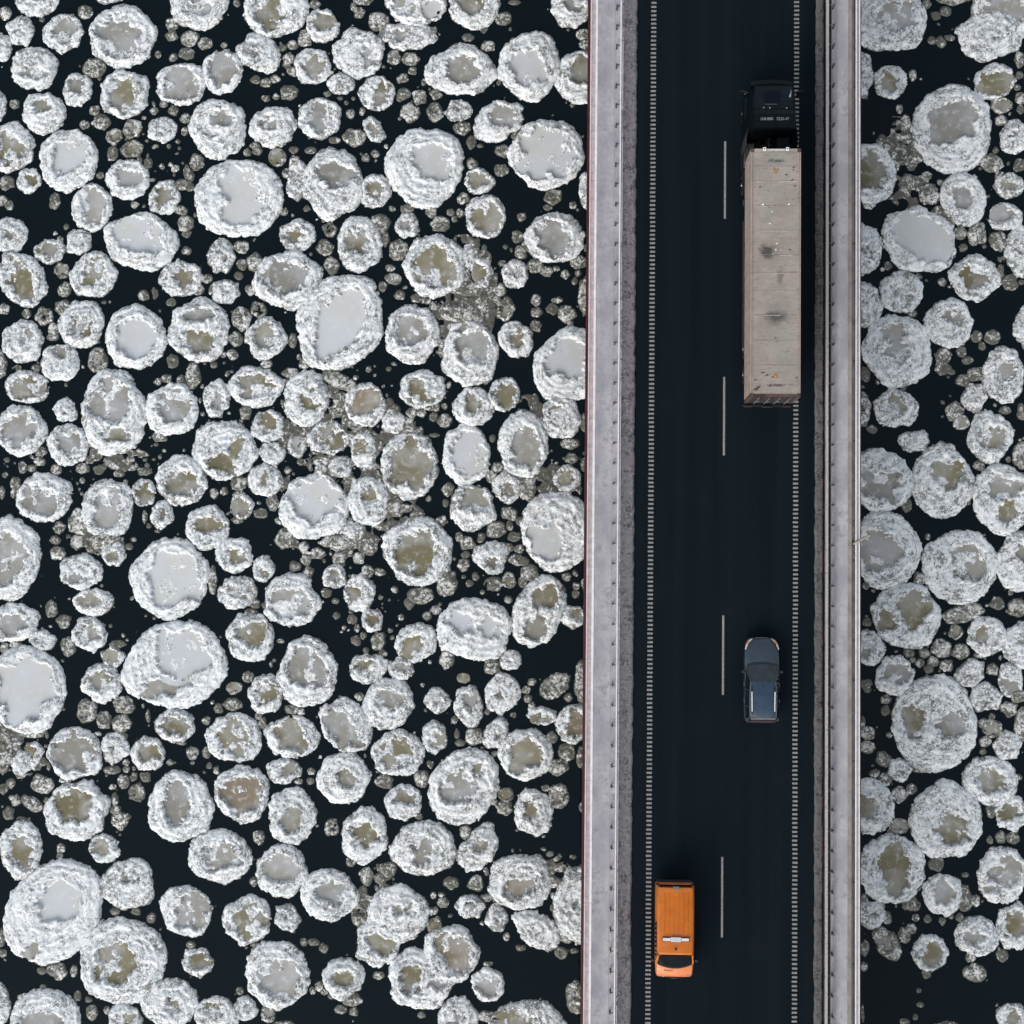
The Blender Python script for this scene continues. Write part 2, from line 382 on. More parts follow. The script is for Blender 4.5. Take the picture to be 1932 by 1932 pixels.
def floe_field(seed, rx, ry, rot, tone, pool, g, pool2=None):
    """Height field of one floe in its own metres; the waterline is where it cuts z = 0."""
    rs = np.random.RandomState(seed)
    a = math.radians(rot); ca, sa = math.cos(a), math.sin(a)
    rmax = max(rx, ry); rmin = min(rx, ry)
    R = rmax * 1.22 + .12
    n = max(9, int(2 * R / g))
    ax = np.linspace(-R, R, n); X, Y = np.meshgrid(ax, ax)
    ox, oy = rs.uniform(0, 500, 2)
    NX, NY = X + ox, Y + oy
    wx = (fbm(NX * 3.2, NY * 3.2, 5) - .5) * .22; wy = (fbm(NX * 3.2, NY * 3.2, 9) - .5) * .22
    k = min(1, rmin / .9)
    Xw, Yw = X + wx * k, Y + wy * k
    xr = ca * Xw + sa * Yw; yr = -sa * Xw + ca * Yw
    q = np.hypot(xr / rx, yr / ry); th = np.arctan2(yr / ry, xr / rx)
    small = rmin < .62
    rho = np.ones_like(th)
    amp = .055 if small else .036
    for f in (2, 3, 4, 5, 6, 7):
        rho += amp * rs.normal() / f ** .45 * np.cos(f * th + rs.uniform(0, 6.28))
    if tone in 'cx' or small:                       # broken pieces have straight cut sides
        for _ in range(rs.randint(1, 4)):
            t0 = rs.uniform(0, 6.28); cut = rs.uniform(.80, .97)
            rho = np.minimum(rho, cut / np.maximum(.25, np.cos(th - t0)))
    rho /= np.clip(rho.mean(), .85, 1.1) ** .7
    d = q / rho
    e = (1 - d) * rmin
    e = e + ((fbm(NX * 3.4, NY * 3.4, 151, 4) - .5) * .16 + (.45 - worley(NX * 6.0, NY * 6.0, 57)) * .05) * k
    H = np.clip(.09 + .10 * rmin, .10, .26) * (.75 if tone == 'x' else 1.0)
    w = .09 + .06 * min(rmin, 1.5)
    h = H * (1 - np.exp(-np.maximum(e, 0) / w)) + np.minimum(e, 0) * 2.2
    env = sstep(-.02, .16, e)
    # crumbs of frazil frozen together, in three sizes, and rings of older rims
    l1 = 1 - worley(NX * 2.1 + wx * 3, NY * 2.1 + wy * 3, 3)
    l2 = 1 - worley(NX * 4.6 + wx * 5, NY * 4.6 + wy * 5, 31)
    l3 = 1 - worley(NX * 9.0, NY * 9.0, 57)
    lt = 1 - worley(e * 5.2 + wx * 3, th * max(1.0, round(rmin * 2.4)) + wy * 4 + ox, 71)
    rg = np.sin((e + (fbm(NX * 1.1, NY * 1.1, 77) - .5) * .55) * (6.283 / (.30 + .06 * rmin)))
    amt = .7 if small else 1.0
    bigp = (fbm(NX * .8, NY * .8, 41) - .5)
    h = h + env * amt * (.035 * (l1 - .5) + .022 * (l2 - .5) + .012 * (l3 - .5) + .055 * (lt - .5) + .026 * rg + .10 * bigp)
    # slab-like offsets: plates pushed over one another
    pl = vnoise(NX * .9 + wx * 4, NY * .9 + wy * 4, 63)
    h = h + env * amt * .05 * (sstep(.485, .515, pl) - .5)
    for px, py, pa, pb in [q[:4] for q in (pool, pool2) if q]:
        pa, pb = pa * 1.15, pb * 1.15
        xr2, yr2 = Xw * 1.0 - px + wx * .6, Yw - py + wy * .6
        if abs(rot) > 0.1: xr2, yr2 = ca * xr2 + sa * yr2, -sa * xr2 + ca * yr2
        th2 = np.arctan2(yr2 / pb, xr2 / pa)
        rp = np.ones_like(th2)
        for f in (2, 3, 4, 5, 7): rp += .10 * rs.normal() * np.cos(f * th2 + rs.uniform(0, 6.28)) / f ** .3
        dp = np.hypot(xr2 / pa, yr2 / pb) / rp
        ep = (1 - dp) * min(pa, pb)
        h = h + env * .035 * np.exp(-((ep + .13) / .10) ** 2)
        s_ = sstep(-.07, .08, ep + (l2 - .55) * -.20 + (l3 - .5) * -.10 + (fbm(NX * 2.2, NY * 2.2, 171) - .5) * .35 * min(1, rmin))
        crumb = .055 * (l2 - .66) + .035 * (l3 - .5) + .12 * sstep(.56, .63, fbm(NX * 1.5, NY * 1.5, 133)) * (rs.rand() < .75)
        h = h * (1 - s_) + s_ * (-.02 + crumb)
        if tone == 'c': h = h + .05 * s_
    h = np.where(e > .10, np.maximum(h, .012), h)       # the floe is solid under its pools
    return X, Y, h, e, d, n

def floe_mesh_arrays(seed, rx, ry, rot, tone, pool, g, pool2=None):
    X, Y, h, e, d, n = floe_field(seed, rx, ry, rot, tone, pool, g, pool2)
    V = np.stack([X, Y, np.maximum(h, -.30)], -1).reshape(-1, 3)
    idx = np.arange(n * n).reshape(n, n)
    Q = np.stack([idx[:-1, :-1], idx[:-1, 1:], idx[1:, 1:], idx[1:, :-1]], -1).reshape(-1, 4)
    hm = h.reshape(-1)[Q].max(1)
    Q = Q[hm > -.10]
    used = np.unique(Q); re = np.full(n * n, -1); re[used] = np.arange(len(used))
    return V[used], re[Q], (X, Y, h, e, d, n)

def pan_poly(rx, ry, rot, px, py, pa, pb, z, reach=1.6, seg=36):
    """Sheet of thin ice lying in the hollow; its ragged shore is where the rim rises through it."""
    a = math.radians(rot); ca, sa = math.cos(a), math.sin(a)
    rings = []
    for fr in (1.0, .66, .33):
        ring = []
        for i in range(seg):
            t = 2 * math.pi * i / seg
            u, v = reach * fr * pa * math.cos(t), reach * fr * pb * math.sin(t)
            x, y = px + ca * u - sa * v, py + sa * u + ca * v
            xr, yr = ca * x + sa * y, -sa * x + ca * y
            q = math.hypot(xr / rx, yr / ry)
            s = min(1.0, .90 / max(q, 1e-6)) if q > .90 else 1.0
            ring.append((x * s, y * s, z))
        rings.append(ring)
    V = [p for r in rings for p in r] + [(px, py, z)]
    Qs = []
    for j in range(2):
        for i in range(seg):
            k = (i + 1) % seg; Qs.append((j * seg + i, j * seg + k, (j + 1) * seg + k, (j + 1) * seg + i))
    for i in range(0, seg, 2): Qs.append((2 * seg + i, 2 * seg + (i + 1) % seg, 2 * seg + (i + 2) % seg, 3 * seg))
    return np.array(V), np.array(Qs)

TONES = {'o': (.205, .192, .125), 'g': (.31, .31, .295), 'w': (.585, .615, .64), 'b': (.235, .20, .145), 'c': (.225, .218, .185), 'x': (.16, .155, .125)}
def build_floes():
    for i, (x, y, rx, ry, rot, tone, pool, pool2, label) in enumerate(FLOES):
        rnd = random.Random(i * 7 + 1)
        root = empty('ice_floe', (x, y, WATER_Z + rnd.uniform(-.012, .03)))
        tag(root, label, 'ice floe', 'pancake ice floes drifting on the river')
        rmin = min(rx, ry)
        if tone == 'c' and not pool and rmin > .5:
            pool = (rnd.uniform(-.25, .25) * rmin, rnd.uniform(-.25, .25) * rmin, rmin * rnd.uniform(.12, .25), rmin * rnd.uniform(.1, .2))
        V, Q, (X, Y, h, e, d, n) = floe_mesh_arrays(i + 11, rx, ry, rot, tone, pool, .058, pool2)
        big = rmin > .62 or (tone != 'c' and rmin > .52)
        rim = array_mesh('rim', V, Q, 'snow_rim' if big else 'brash_ice', root)
        cov = {'w': .86, 'g': .72, 'o': .66, 'b': .66, 'c': .60, 'x': .5}[tone] + rnd.uniform(-.1, .1)
        if rmin < .9: cov -= .12
        rim['snow_cover'] = cov
        for q, tn in ((pool, tone), (pool2, pool2 and pool2[4])):
            if not q: continue
            px, py, pa, pb = q[:4]
            z = .030 + .020 * min(rmin, 2)
            if tn == 'w': z += .03
            PV, PQ = pan_poly(rx, ry, rot, px, py, pa, pb, z, 1.6 if not pool2 else 1.5)
            pan = array_mesh('centre_ice', PV + np.array([0, 0, .004 if q is pool2 else 0]), PQ, 'pan_ice', root)
            c = TONES[tn]; kx = rnd.uniform(.86, 1.14); gx = rnd.uniform(-.03, .03)
            if tn == 'w': kx, gx = rnd.uniform(.94, 1.04), 0
            pan.color = (c[0] * kx + gx, c[1] * kx + gx, c[2] * kx + gx, 1)
    # everything smaller, and the ice outside the frame, is one mass of brash
    Vs, Qs, Ms, off = [], [], [], 0
    rnd = random.Random(5)
    extra = []
    cells = {}
    def ok(x, y, r):
        for dx in (-1, 0, 1):
            for dy in (-1, 0, 1):
                for (a, b, c) in cells.get((int(x // 4) + dx, int(y // 4) + dy), ()):
                    if math.hypot(a - x, b - y) < (c + r) * .98: return False
        return True
    def put(x, y, r): cells.setdefault((int(x // 4), int(y // 4)), []).append((x, y, r))
    for f in FLOES: put(f[0], f[1], max(f[2], f[3]))
    for f in BRASH: put(f[0], f[1], max(f[2], f[3]))
    for _ in range(16000):
        x = rnd.uniform(-46, 38); y = rnd.uniform(-38, 48)
        if -34.3 < x < 26.2 and -25.6 < y < 34.6 and not (1.6 < x < 14.2 and -25 < y < 34): continue
        r = min(2.5, .3 + rnd.expovariate(1.1))
        if ok(x, y, r):
            put(x, y, r); rr = r * rnd.uniform(.8, 1)
            extra.append((x, y, r, rr, rnd.uniform(0, 180), 'o', (0, 0, r * .5, rr * .5)) if r > .7 else (x, y, r, rr, 0))
    # slush frozen in the gaps: thick in the jams, thin along every floe
    slush = []
    items = [(f[0], f[1], f[2], f[3]) for f in list(FLOES) + list(BRASH)]
    grid = {}
    for it in items:
        for gx in range(int((it[0] - 4) // 2), int((it[0] + 4) // 2) + 1):
            for gy in range(int((it[1] - 4) // 2), int((it[1] + 4) // 2) + 1): grid.setdefault((gx, gy), []).append(it)
    def gap(x, y):
        best = 9.0
        for a, b_, rx_, ry_ in grid.get((int(x // 2), int(y // 2)), ()):
            dd = math.hypot(x - a, y - b_); q_ = math.hypot((x - a) / rx_, (y - b_) / ry_)
            best = min(best, dd * (1 - 1 / max(q_, 1e-3)) if q_ > 0 else -1)
        return best
    fresh = {}
    for k in range(16000):
        x = rnd.uniform(-34, 26); y = rnd.uniform(-25, 34.5)
        jam = max((1 - ((x - a) / c) ** 2 - ((y - b_) / d_) ** 2) for a, b_, c, d_ in JAMS)
        r = rnd.uniform(.09, .26) if jam > 0 else rnd.uniform(.06, .16)
        gp = gap(x, y)
        if gp < r * .55 or (jam <= 0 and (gp > r * 2.2 or rnd.random() > .16)): continue
        cell = (int(x // 1), int(y // 1))
        if any(math.hypot(x - a, y - b_) < (r + c) * .85 for dx in (-1, 0, 1) for dy in (-1, 0, 1) for a, b_, c in fresh.get((cell[0] + dx, cell[1] + dy), ())): continue
        fresh.setdefault(cell, []).append((x, y, r))
        slush.append((x, y, r, r * rnd.uniform(.65, 1), rnd.uniform(0, 180)))
    n_in = len(BRASH) + len(slush)
    for j, b in enumerate(list(BRASH) + slush + extra):
        x, y, rx, ry, rot = b[:5]
        tone = b[5] if len(b) > 5 else 'x'; pool = b[6] if len(b) > 6 else None
        far = j >= n_in; tiny = len(BRASH) <= j < n_in
        V, Q, _ = floe_mesh_arrays(j + 4001, rx, ry, rot, tone, pool, .13 if far else .085 if tiny else .058)
        V = V + np.array([x, y, WATER_Z + rnd.uniform(-.04, .02)])
        Vs.append(V); Qs.append(Q + off); off += len(V); Ms.append(np.full(len(Q), 3 if far and rx > .7 else 0))
        if pool and tone != 'c':
            PV, PQ = pan_poly(rx, ry, rot, *pool, .032)
            PV = PV + np.array([x, y, WATER_Z]); Vs.append(PV); Qs.append(PQ + off); off += len(PV); Ms.append(np.ones(len(PQ)))
    for k, (x, y, a, b_) in enumerate(SHEETS):          # crumbly sheets of slush jammed between the floes
        n = int(2.4 * max(a, b_) / .058); ax = np.linspace(-1.2 * max(a, b_), 1.2 * max(a, b_), n); X, Y = np.meshgrid(ax, ax)
        NX, NY = X + x, Y + y
        d = np.hypot(X / a, Y / b_) + (fbm(NX * 1.2, NY * 1.2, 210 + k) - .5) * 1.3
        h = .012 + .06 * (.5 - worley(NX * 2.9, NY * 2.9, 33)) + .035 * (.5 - worley(NX * 5.6, NY * 5.6, 34)) + np.minimum((1 - d) * .5, .02) - .12 * sstep(.52, .66, fbm(NX * 1.7, NY * 1.7, 77))
        V = np.stack([NX, NY, np.maximum(h, -.2) + WATER_Z], -1).reshape(-1, 3)
        idx = np.arange(n * n).reshape(n, n); Q = np.stack([idx[:-1, :-1], idx[:-1, 1:], idx[1:, 1:], idx[1:, :-1]], -1).reshape(-1, 4)
        Q = Q[h.reshape(-1)[Q].max(1) > -.03]
        Vs.append(V); Qs.append(Q + off); off += len(V); Ms.append(np.full(len(Q), 2))
    o = array_mesh('brash_ice', np.concatenate(Vs), np.concatenate(Qs), 'brash_ice', extra=('pan_ice', 'slush', 'snow_rim'), face_mat=np.concatenate(Ms))
    o['snow_cover'] = .5; o.color = (.19, .18, .12, 1)
    tag(o, 'small grey lumps of brash ice filling the gaps between the pancake floes', 'brash ice', kind='stuff')

# ------------------------------------------------------------------ bridge
def build_bridge():
    br = empty('bridge', (7.3, 0, 0))
    tag(br, 'narrow road bridge over the icy river with red side girder', 'bridge')
    X = -7.3
    MB().box(.62 + X, 14.25 + X, Y0, Y1, -.42, -.03).build('deck_slab', 'concrete', br)
    MB().box(.50 + X, .62 + X, Y0, Y1, -1.9, -.05).box(.475 + X, .50 + X, Y0, Y1, -.30, -.22).box(.44 + X, .62 + X, Y0, Y1, -1.98, -1.9).build('girder', 'girder_red', br)
    MB().box(14.25 + X, 14.33 + X, Y0, Y1, -1.9, -.05).box(14.0 + X, 14.36 + X, Y0, Y1, -1.98, -1.9).build('girder', 'girder_red', br)
    for x in (4.2, 10.4): MB().box(x - .12 + X, x + .12 + X, Y0, Y1, -1.9, -.42).build('girder', 'girder_red', br)
    for y in (-58, 72):
        MB().prism([(2.5 + X, y - .9), (12.2 + X, y - .9), (13 + X, y), (12.2 + X, y + .9), (2.5 + X, y + .9), (1.7 + X, y)], WATER_Z - 2, -2.0).build('pier', 'concrete', br, bevel=.05)
    # carriageway
    road = MB(); road.add([(2.2, Y0, 0), (12.6, Y0, 0), (12.6, Y1, 0), (2.2, Y1, 0)], [(0, 1, 2, 3)])
    road = tag(road.build('road', 'asphalt'), kind='structure')
    for k in range(-4, 7):
        yc = 20.296 - 12.035 * (k - 0) if False else 20.296 - 12.04 * k
        if yc - 2 < Y0 or yc + 2 > Y1: continue
        MB().box(7.40, 7.505, yc - 1.99, yc + 1.99, .001, .005).build('lane_dash', 'road_paint', road)
    for x0, x1 in ((3.662, 3.925), (10.925, 11.18)):
        m = MB(); y = Y0
        while y < Y1:
            jx, jy = random.uniform(-.012, .012), random.uniform(-.008, .008)
            m.box(x0 + jx, x1 + jx * .5, y + jy, y + .100 + jy * .6, .001, .007); y += .2175
        tag(m.build('edge_line', 'road_paint', road), kind='stuff')
    # snow strips as height fields
    def strip(name, x0, x1, z, amp, mat, seed, gx, ragged=(0, 0), gy=.08, ya=-34.0, yb=44.0, kind='stuff', label=None, cat=None, taper=(1, 1), parent=None):
        nx = int((x1 - x0) / gx) + 2; ny = int((yb - ya) / gy)
        xs = np.linspace(x0, x1, nx); ys = np.linspace(ya, yb, ny); Xg, Yg = np.meshgrid(xs, ys)
        hgt = (fbm(Xg * 1.3 + seed, Yg * .6, seed, 4) - .5) * amp * 1.2 + (.5 - worley(Xg * 5.5, Yg * 5.5, seed)) * amp * .55 + (.5 - worley(Xg * 11, Yg * 11, seed + 3)) * amp * .3
        el = (fbm(Yg * 2.6, Xg * 0 + seed, seed + 5, 5) - .5) * 2 * ragged[0]; er = (fbm(Yg * 2.6, Xg * 0 + seed + 9, seed + 6, 5) - .5) * 2 * ragged[1]
        dl = Xg - x0 - np.maximum(el + ragged[0] * .5, 0); dr = x1 - Xg - np.maximum(er + ragged[1] * .5, 0)
        t = np.ones_like(Xg)
        if taper[0]: t *= sstep(0, .10, dl)
        if taper[1]: t *= sstep(0, .10, dr)
        Z = z * t + hgt * (.25 + .75 * t) - (1 - t) * .05
        V = np.stack([Xg, Yg, Z], -1).reshape(-1, 3)
        idx = np.arange(nx * ny).reshape(ny, nx)
        Q = np.stack([idx[:-1, :-1], idx[:-1, 1:], idx[1:, 1:], idx[1:, :-1]], -1).reshape(-1, 4)
        Q = Q[V[:, 2][Q].max(1) > -.02]
        o = array_mesh(name, V, Q, mat, parent, smooth=True)
        if kind: o['kind'] = kind
        if label: tag(o, label, cat)
        return o
    MB().box(.66, 2.2, Y0, Y1, -.03, .085).build('walkway', 'concrete')['kind'] = 'structure'
    MB().box(12.6, 13.62, Y0, Y1, -.03, .085).build('walkway', 'concrete')['kind'] = 'structure'
    strip('walkway_snow', .98, 2.26, .155, .045, 'walkway_snow', 7, .07, taper=(0, 0), label='trampled grey snow covering the walkway left of the road', cat='snow')
    strip('snow_bank', 2.22, 3.00, .13, .11, 'dirty_snow', 19, .055, ragged=(0, .05), taper=(0, 1), label='dirty ploughed snow along the left edge of the road', cat='snow')
    MB().box(12.6, 12.785, Y0, Y1, .085, .10).build('shadow_strip', 'frame_black')['kind'] = 'structure'  # black strip: painted shadow in the gap beside the right crash barrier
    strip('walkway_snow', 12.77, 13.63, .155, .045, 'walkway_snow', 23, .07, taper=(1, 0), label='trampled grey snow covering the walkway right of the road', cat='snow')
    strip('snow_bank', 11.95, 12.47, .10, .10, 'sooty_snow', 29, .05, ragged=(.05, .03), taper=(1, 1), label='sooty ploughed snow along the right edge of the road', cat='snow')
    MB().box(13.63, 13.83, Y0, Y1, -.03, .19).build('kerb', 'concrete_band')['kind'] = 'structure'

    # crash barriers
    def barrier(x_rail, x_post, label, snowy):
        gr = empty('guardrail', (x_rail, 0, .0)); tag(gr, label, 'guardrail', 'guardrails between road and walkways')
        s = 1 if x_post > x_rail else -1
        y = 6.817 - 1.0105 * 40
        post_me = None
        while y < 46:
            if post_me is None:
                pw = .03 if snowy else .038
                p = MB().box(-pw, pw, -.05, .05, 0, .70).box(-pw, pw, -.03, .05, .70, .715).build('post', 'post_grey' if snowy else 'post_dark', gr); post_me = p.data
                b = MB().box(0, abs(x_rail - x_post) - .07, -.02, .02, .55, .62).build('bracket', 'post_grey' if snowy else 'post_dark', gr); br_me = b.data
            else:
                p = bpy.data.objects.new('post', post_me); COL.objects.link(p); p.parent = gr
                b = bpy.data.objects.new('bracket', br_me); COL.objects.link(b); b.parent = gr
            jx = random.uniform(-.012, .012)
            p.location = (x_post - x_rail + jx, y, 0.06); p.rotation_euler = (0, 0, random.uniform(-.12, .12))
            b.location = (x_post - x_rail if s < 0 else .06, y + .01, 0.06)
            y += 1.0105
        y = -34.0
        i = 0
        while y < 44:
            y2 = y + 4.042
            if not snowy:
                mat = 'rail_white'
                m = MB()
                m.box(-.034, .034, y, y2 - .012, .60, .69)
                m.build('rail', mat, gr, bevel=.012)
            else:
                m = MB(); prof = [(-.05, .40), (-.09, .47), (-.05, .54), (-.09, .61), (-.05, .70), (.0, .70), (.0, .40)]
                m.loft([[(a, yy, c) for a, c in prof] for yy in (y, y2 - .012)], closed=True, caps=True)
                m.box(.0, .09, y, y2 - .012, .66, .70)
                m.build('rail', 'rail_rust', gr)
            y = y2; i += 1
        if snowy:
            strip('snow_cap', -.085, .055, .78, .05, 'cap_snow', 47, .028, ragged=(.06, .06), gy=.06, taper=(0, 0), kind='stuff', parent=gr)
            for xx in (.40, .50): MB().tube((xx, -34, .36), (xx, 44, .36), .012, n=6).build('cable', 'galvanised', gr)
        else:
            MB().tube((-.30, -34, .34), (-.30, 44, .34), .012, n=6).build('cable', 'galvanised', gr)
            MB().tube((.045, -34, .64), (.045, 44, .64), .016, n=6).build('cable', 'post_dark', gr)
        return gr
    random.seed(3)
    barrier(2.118, 1.90, 'crash barrier with white top rail and dark posts left of the road', False)
    barrier(12.51, 12.86, 'rusty crash barrier capped with snow right of the road', True)

    # outer railings
    rl = empty('railing', (.76, 0, 0)); tag(rl, 'pinkish white double railing along the left edge of the bridge', 'railing')
    yy = [(-34 + 6.0 * i, -34 + 6.0 * (i + 1) - .015) for i in range(13)]
    for a, b in yy:
        MB().box(-.192, -.130, a, b, 1.02, 1.10).build('outer_rail', 'rail_pink', rl, bevel=.012)
        MB().box(.070, .188, a, b, 1.02, 1.10).build('inner_rail', 'rail_white', rl, bevel=.015)
        MB().box(-.128, .068, a, b, .99, 1.045).build('ledge', 'ledge_snow', rl)
        for k in range(3):
            MB().box(-.05, .05, a + 1 + 2 * k, a + 1.08 + 2 * k, .0, .99).build('post', 'baluster_red', rl)
    rr = empty('railing', (13.965, 0, 0)); tag(rr, 'white topped railing with thin dark balusters along the right bridge edge', 'railing')
    m = MB(); y = -34.0
    while y < 44:
        m.box(-.022, .012, y, y + .035, .0, 1.0); y += .115
    tag(m.build('baluster', 'baluster_red', rr), kind='stuff')
    MB().box(-.132, .29, Y0, Y1, -.03, .02).build('base_plate', 'concrete_band', rr)
    for a, b in yy:
        MB().box(-.115, -.050, a, b, 1.02, 1.10).build('outer_rail', 'rail_white', rr, bevel=.012)
        MB().box(-.045, .045, a, b, 1.00, 1.075).build('ledge', 'galvanised', rr)
        MB().box(.050, .115, a, b, 1.02, 1.10).build('inner_rail', 'rail_white', rr, bevel=.012)
        for k in range(3):
            MB().box(-.03, .03, a + 1 + 2 * k, a + 1.06 + 2 * k, .02, 1.0).build('post', 'baluster_red', rr)
    # the slim mast on the right railing
    lp = empty('lamp_post', (13.93, 1.86, 0)); tag(lp, 'slim beige post standing at the right railing and leaning over the ice', 'post')
    MB().tube((0, 0, .0), (0, 0, .12), .13, n=14).build('base_flange', 'rail_rust', lp)
    MB().tube((0, 0, .12), (-.10, .28, 4.9), .068, .055, n=14).build('pole', 'pole_beige', lp, smooth=True)
    MB().tube((-.10, .28, 4.9), (-.102, .283, 5.0), .075, .03, n=14).build('cap', 'pole_beige', lp)
build_bridge()

# ------------------------------------------------------------------ wheels, shared by all vehicles
def wheel(parent, x, y, r, w, dual=False):
    t = MB()
    prof = [(-w / 2, r * .62), (-w / 2, r * .93), (-w * .36, r), (w * .36, r), (w / 2, r * .93), (w / 2, r * .62)]
    n = 20
    t.loft([[(a, b * math.cos(2 * math.pi * i / n), b * math.sin(2 * math.pi * i / n)) for a, b in prof] for i in range(n + 1)])
    o = t.build('wheel', 'rubber', parent, smooth=True); o.location = (x, y, r)
    rm = MB(); s = 1 if x > 0 else -1
    rm.tube((s * w * .30, 0, 0), (s * w * .42, 0, 0), r * .63, r * .55, 18)
    rm.tube((s * w * .42, 0, 0), (s * w * .52, 0, 0), r * .2, r * .16, 12)
    rm.build('rim', 'steel_rim', o, smooth=True)
    return o
def mirror_ring(half):
    """Half profile (outer bottom to top centre) mirrored into a full arch."""
    return [(-x, y, z) for x, y, z in half] + [(x, y, z) for x, y, z in reversed(half) if x > 1e-6]

# ------------------------------------------------------------------ estate car
def build_car():
    c = empty('estate_car', (9.30, -4.95, 0)); tag(c, 'dark slate blue estate car with silver roof rails driving behind the truck', 'car')
    Wd = .86
    st = []                                            # y, width factor, bottom z, belt z, top z
    for y, wf, zb, zs, zt in ((-2.12, .84, .42, .72, .80), (-2.08, .93, .30, .76, .90), (-1.90, .985, .26, .84, .93), (-1.2, 1.0, .24, .86, .93), (0, 1.0, .24, .86, .92), (.62, 1.0, .24, .86, .93), (.95, 1.0, .24, .85, .965), (1.35, .99, .25, .80, .90), (1.70, .955, .27, .73, .83), (1.93, .91, .30, .66, .76), (2.06, .84, .33, .60, .70), (2.13, .74, .36, .54, .62)):
        w = Wd * wf
        st.append(mirror_ring([(w * .93, y, zb), (w * .995, y, zb + .12), (w, y, (zb + zs) / 2 + .06), (w * .975, y, zs), (w * .90, y, zs + (zt - zs) * .6), (w * .62, y, zt - .01), (w * .3, y, zt), (0, y, zt + .006)]))
    MB().loft(st, caps=True).build('body', 'paint_slate', c, smooth=True)
    # bonnet crease lines and cowl
    MB().loft([[(x, .66 + .14 * (1 - (x / .70) ** 2) + d, z) for x in np.linspace(-.74, .74, 13)] for d, z in ((-.06, 1.0), (.15, .975))]).build('cowl', 'trim_black', c)
    # glasshouse
    def ws(x, t):                                       # windscreen point, t 0 bottom .. 1 top
        w = .73 * (1 - t) + .60 * t
        u = x * w
        return (u, (.70 + .13 * (1 - x * x)) * (1 - t) + (-.08 + .05 * (1 - x * x)) * t + .34 * 0, .99 * (1 - t) + 1.40 * t + .02 * (1 - x * x))
    xs = np.linspace(-1, 1, 13)
    MB().loft([[ws(x, t) for x in xs] for t in np.linspace(0, 1, 6)]).build('windscreen', 'windscreen', c, smooth=True)
    roof = []
    for y, w, z in ((-.06, .635, 1.405), (-.30, .655, 1.445), (-.9, .665, 1.47), (-1.5, .655, 1.455), (-1.80, .64, 1.425), (-1.90, .63, 1.39)):
        roof.append([(x * w, y + (.05 * (1 - x * x) if y > -.1 else 0), z - .045 * abs(x) ** 3) for x in xs])
    MB().loft(roof).build('roof', 'paint_slate_roof', c, smooth=True)
    for s in (-1, 1):
        top = [(-.08, .60, 1.385), (-.45, .64, 1.41), (-.95, .655, 1.425), (-1.5, .645, 1.41), (-1.88, .625, 1.37)]
        bot = [(.62, .775, .93), (-.1, .83, .91), (-.8, .84, .91), (-1.45, .835, .91), (-2.02, .80, .90)]
        MB().loft([[(s * x, y, z) for y, x, z in bot], [(s * x, y, z) for y, x, z in top]]).build('side_window', 'glass_dark', c, smooth=True)
        for (yb, xb, zb), (yt, xt, zt), th in (((.66, .785, .94), (-.06, .612, 1.40), .035), ((-.42, .842, .91), (-.55, .65, 1.42), .03), ((-1.30, .842, .91), (-1.32, .655, 1.42), .03), ((-2.02, .81, .90), (-1.88, .635, 1.38), .05)):
            MB().tube((s * xb, yb, zb), (s * xt, yt, zt), th, th * .8, 8).build('pillar', 'paint_slate', c, smooth=True)
        MB().loft([[(s * (x + dx), y, z + dz) for y, x, z in top] for dx, dz in ((-.01, .015), (.022, .012), (.022, -.012))]).build('drip_rail', 'trim_grey', c, smooth=True)
        r = MB(); ps = [(-.42, 1.47), (-.50, 1.525), (-1.62, 1.515), (-1.72, 1.455)]
        for (ya, za), (yb, zb) in zip(ps, ps[1:]):
            pass
        r.tube((s * .565, -.56, 1.528), (s * .553, -1.57, 1.52), .026, n=8)
        r.build('roof_rail', 'rail_silver', c, smooth=True)
        f = MB(); f.tube((s * .568, -.30, 1.455), (s * .565, -.56, 1.528), .027, n=8); f.tube((s * .553, -1.57, 1.52), (s * .55, -1.76, 1.45), .027, n=8)
        f.build('rail_foot', 'trim_black', c, smooth=True)
        m = MB().box(s * .86, s * 1.02, .36, .50, .93, 1.06).build('mirror', 'trim_black', c, bevel=.03)
        MB().box(s * .80, s * .88, .40, .46, .93, .97).build('stalk', 'trim_black', m)
        # headlamp wraps the corner
        hl = MB().loft([[(s * x, y, z) for x, y, z in ring] for ring in ([(.52, 2.13, .655), (.66, 2.03, .70), (.775, 1.86, .755), (.845, 1.58, .815)], [(.44, 2.12, .705), (.56, 2.00, .765), (.685, 1.84, .81), (.80, 1.56, .855)])])
        hl = hl.build('headlight', 'lamp_clear', c, smooth=True); hl.location.z = .025
        MB().loft([[(s * x, y, z) for x, y, z in ring] for ring in ([(.69, 2.0, .735), (.785, 1.85, .775)], [(.60, 1.965, .79), (.70, 1.83, .82)])]).build('indicator', 'lamp_orange', hl).location.z = .012
        MB().box(s * .66, s * .82, -2.10, -2.0, .72, 1.0).build('tail_light', 'lamp_red', c, bevel=.02)
        for y in (-.25, -1.1): MB().box(s * .855, s * .885, y - .09, y + .09, .74, .765).build('door_handle', 'trim_grey', c)
        for y in (1.28, -1.32): wheel(c, s * .72, y, .31, .20)
    MB().loft([[(x * .62, -1.90 - .02, 1.385) for x in xs], [(x * .70, -2.08, 1.0) for x in xs]]).build('rear_window', 'glass_dark', c, smooth=True)
    MB().box(-.60, .60, -2.00, -1.88, 1.385, 1.41).build('spoiler', 'trim_grey', c, bevel=.01)
    MB().box(-.72, .72, -2.22, -2.08, .36, .58).build('rear_bumper', 'trim_black', c, bevel=.04)
    MB().box(-.50, .50, -2.225, -2.10, .585, .60).build('reflector', 'lamp_red', c)
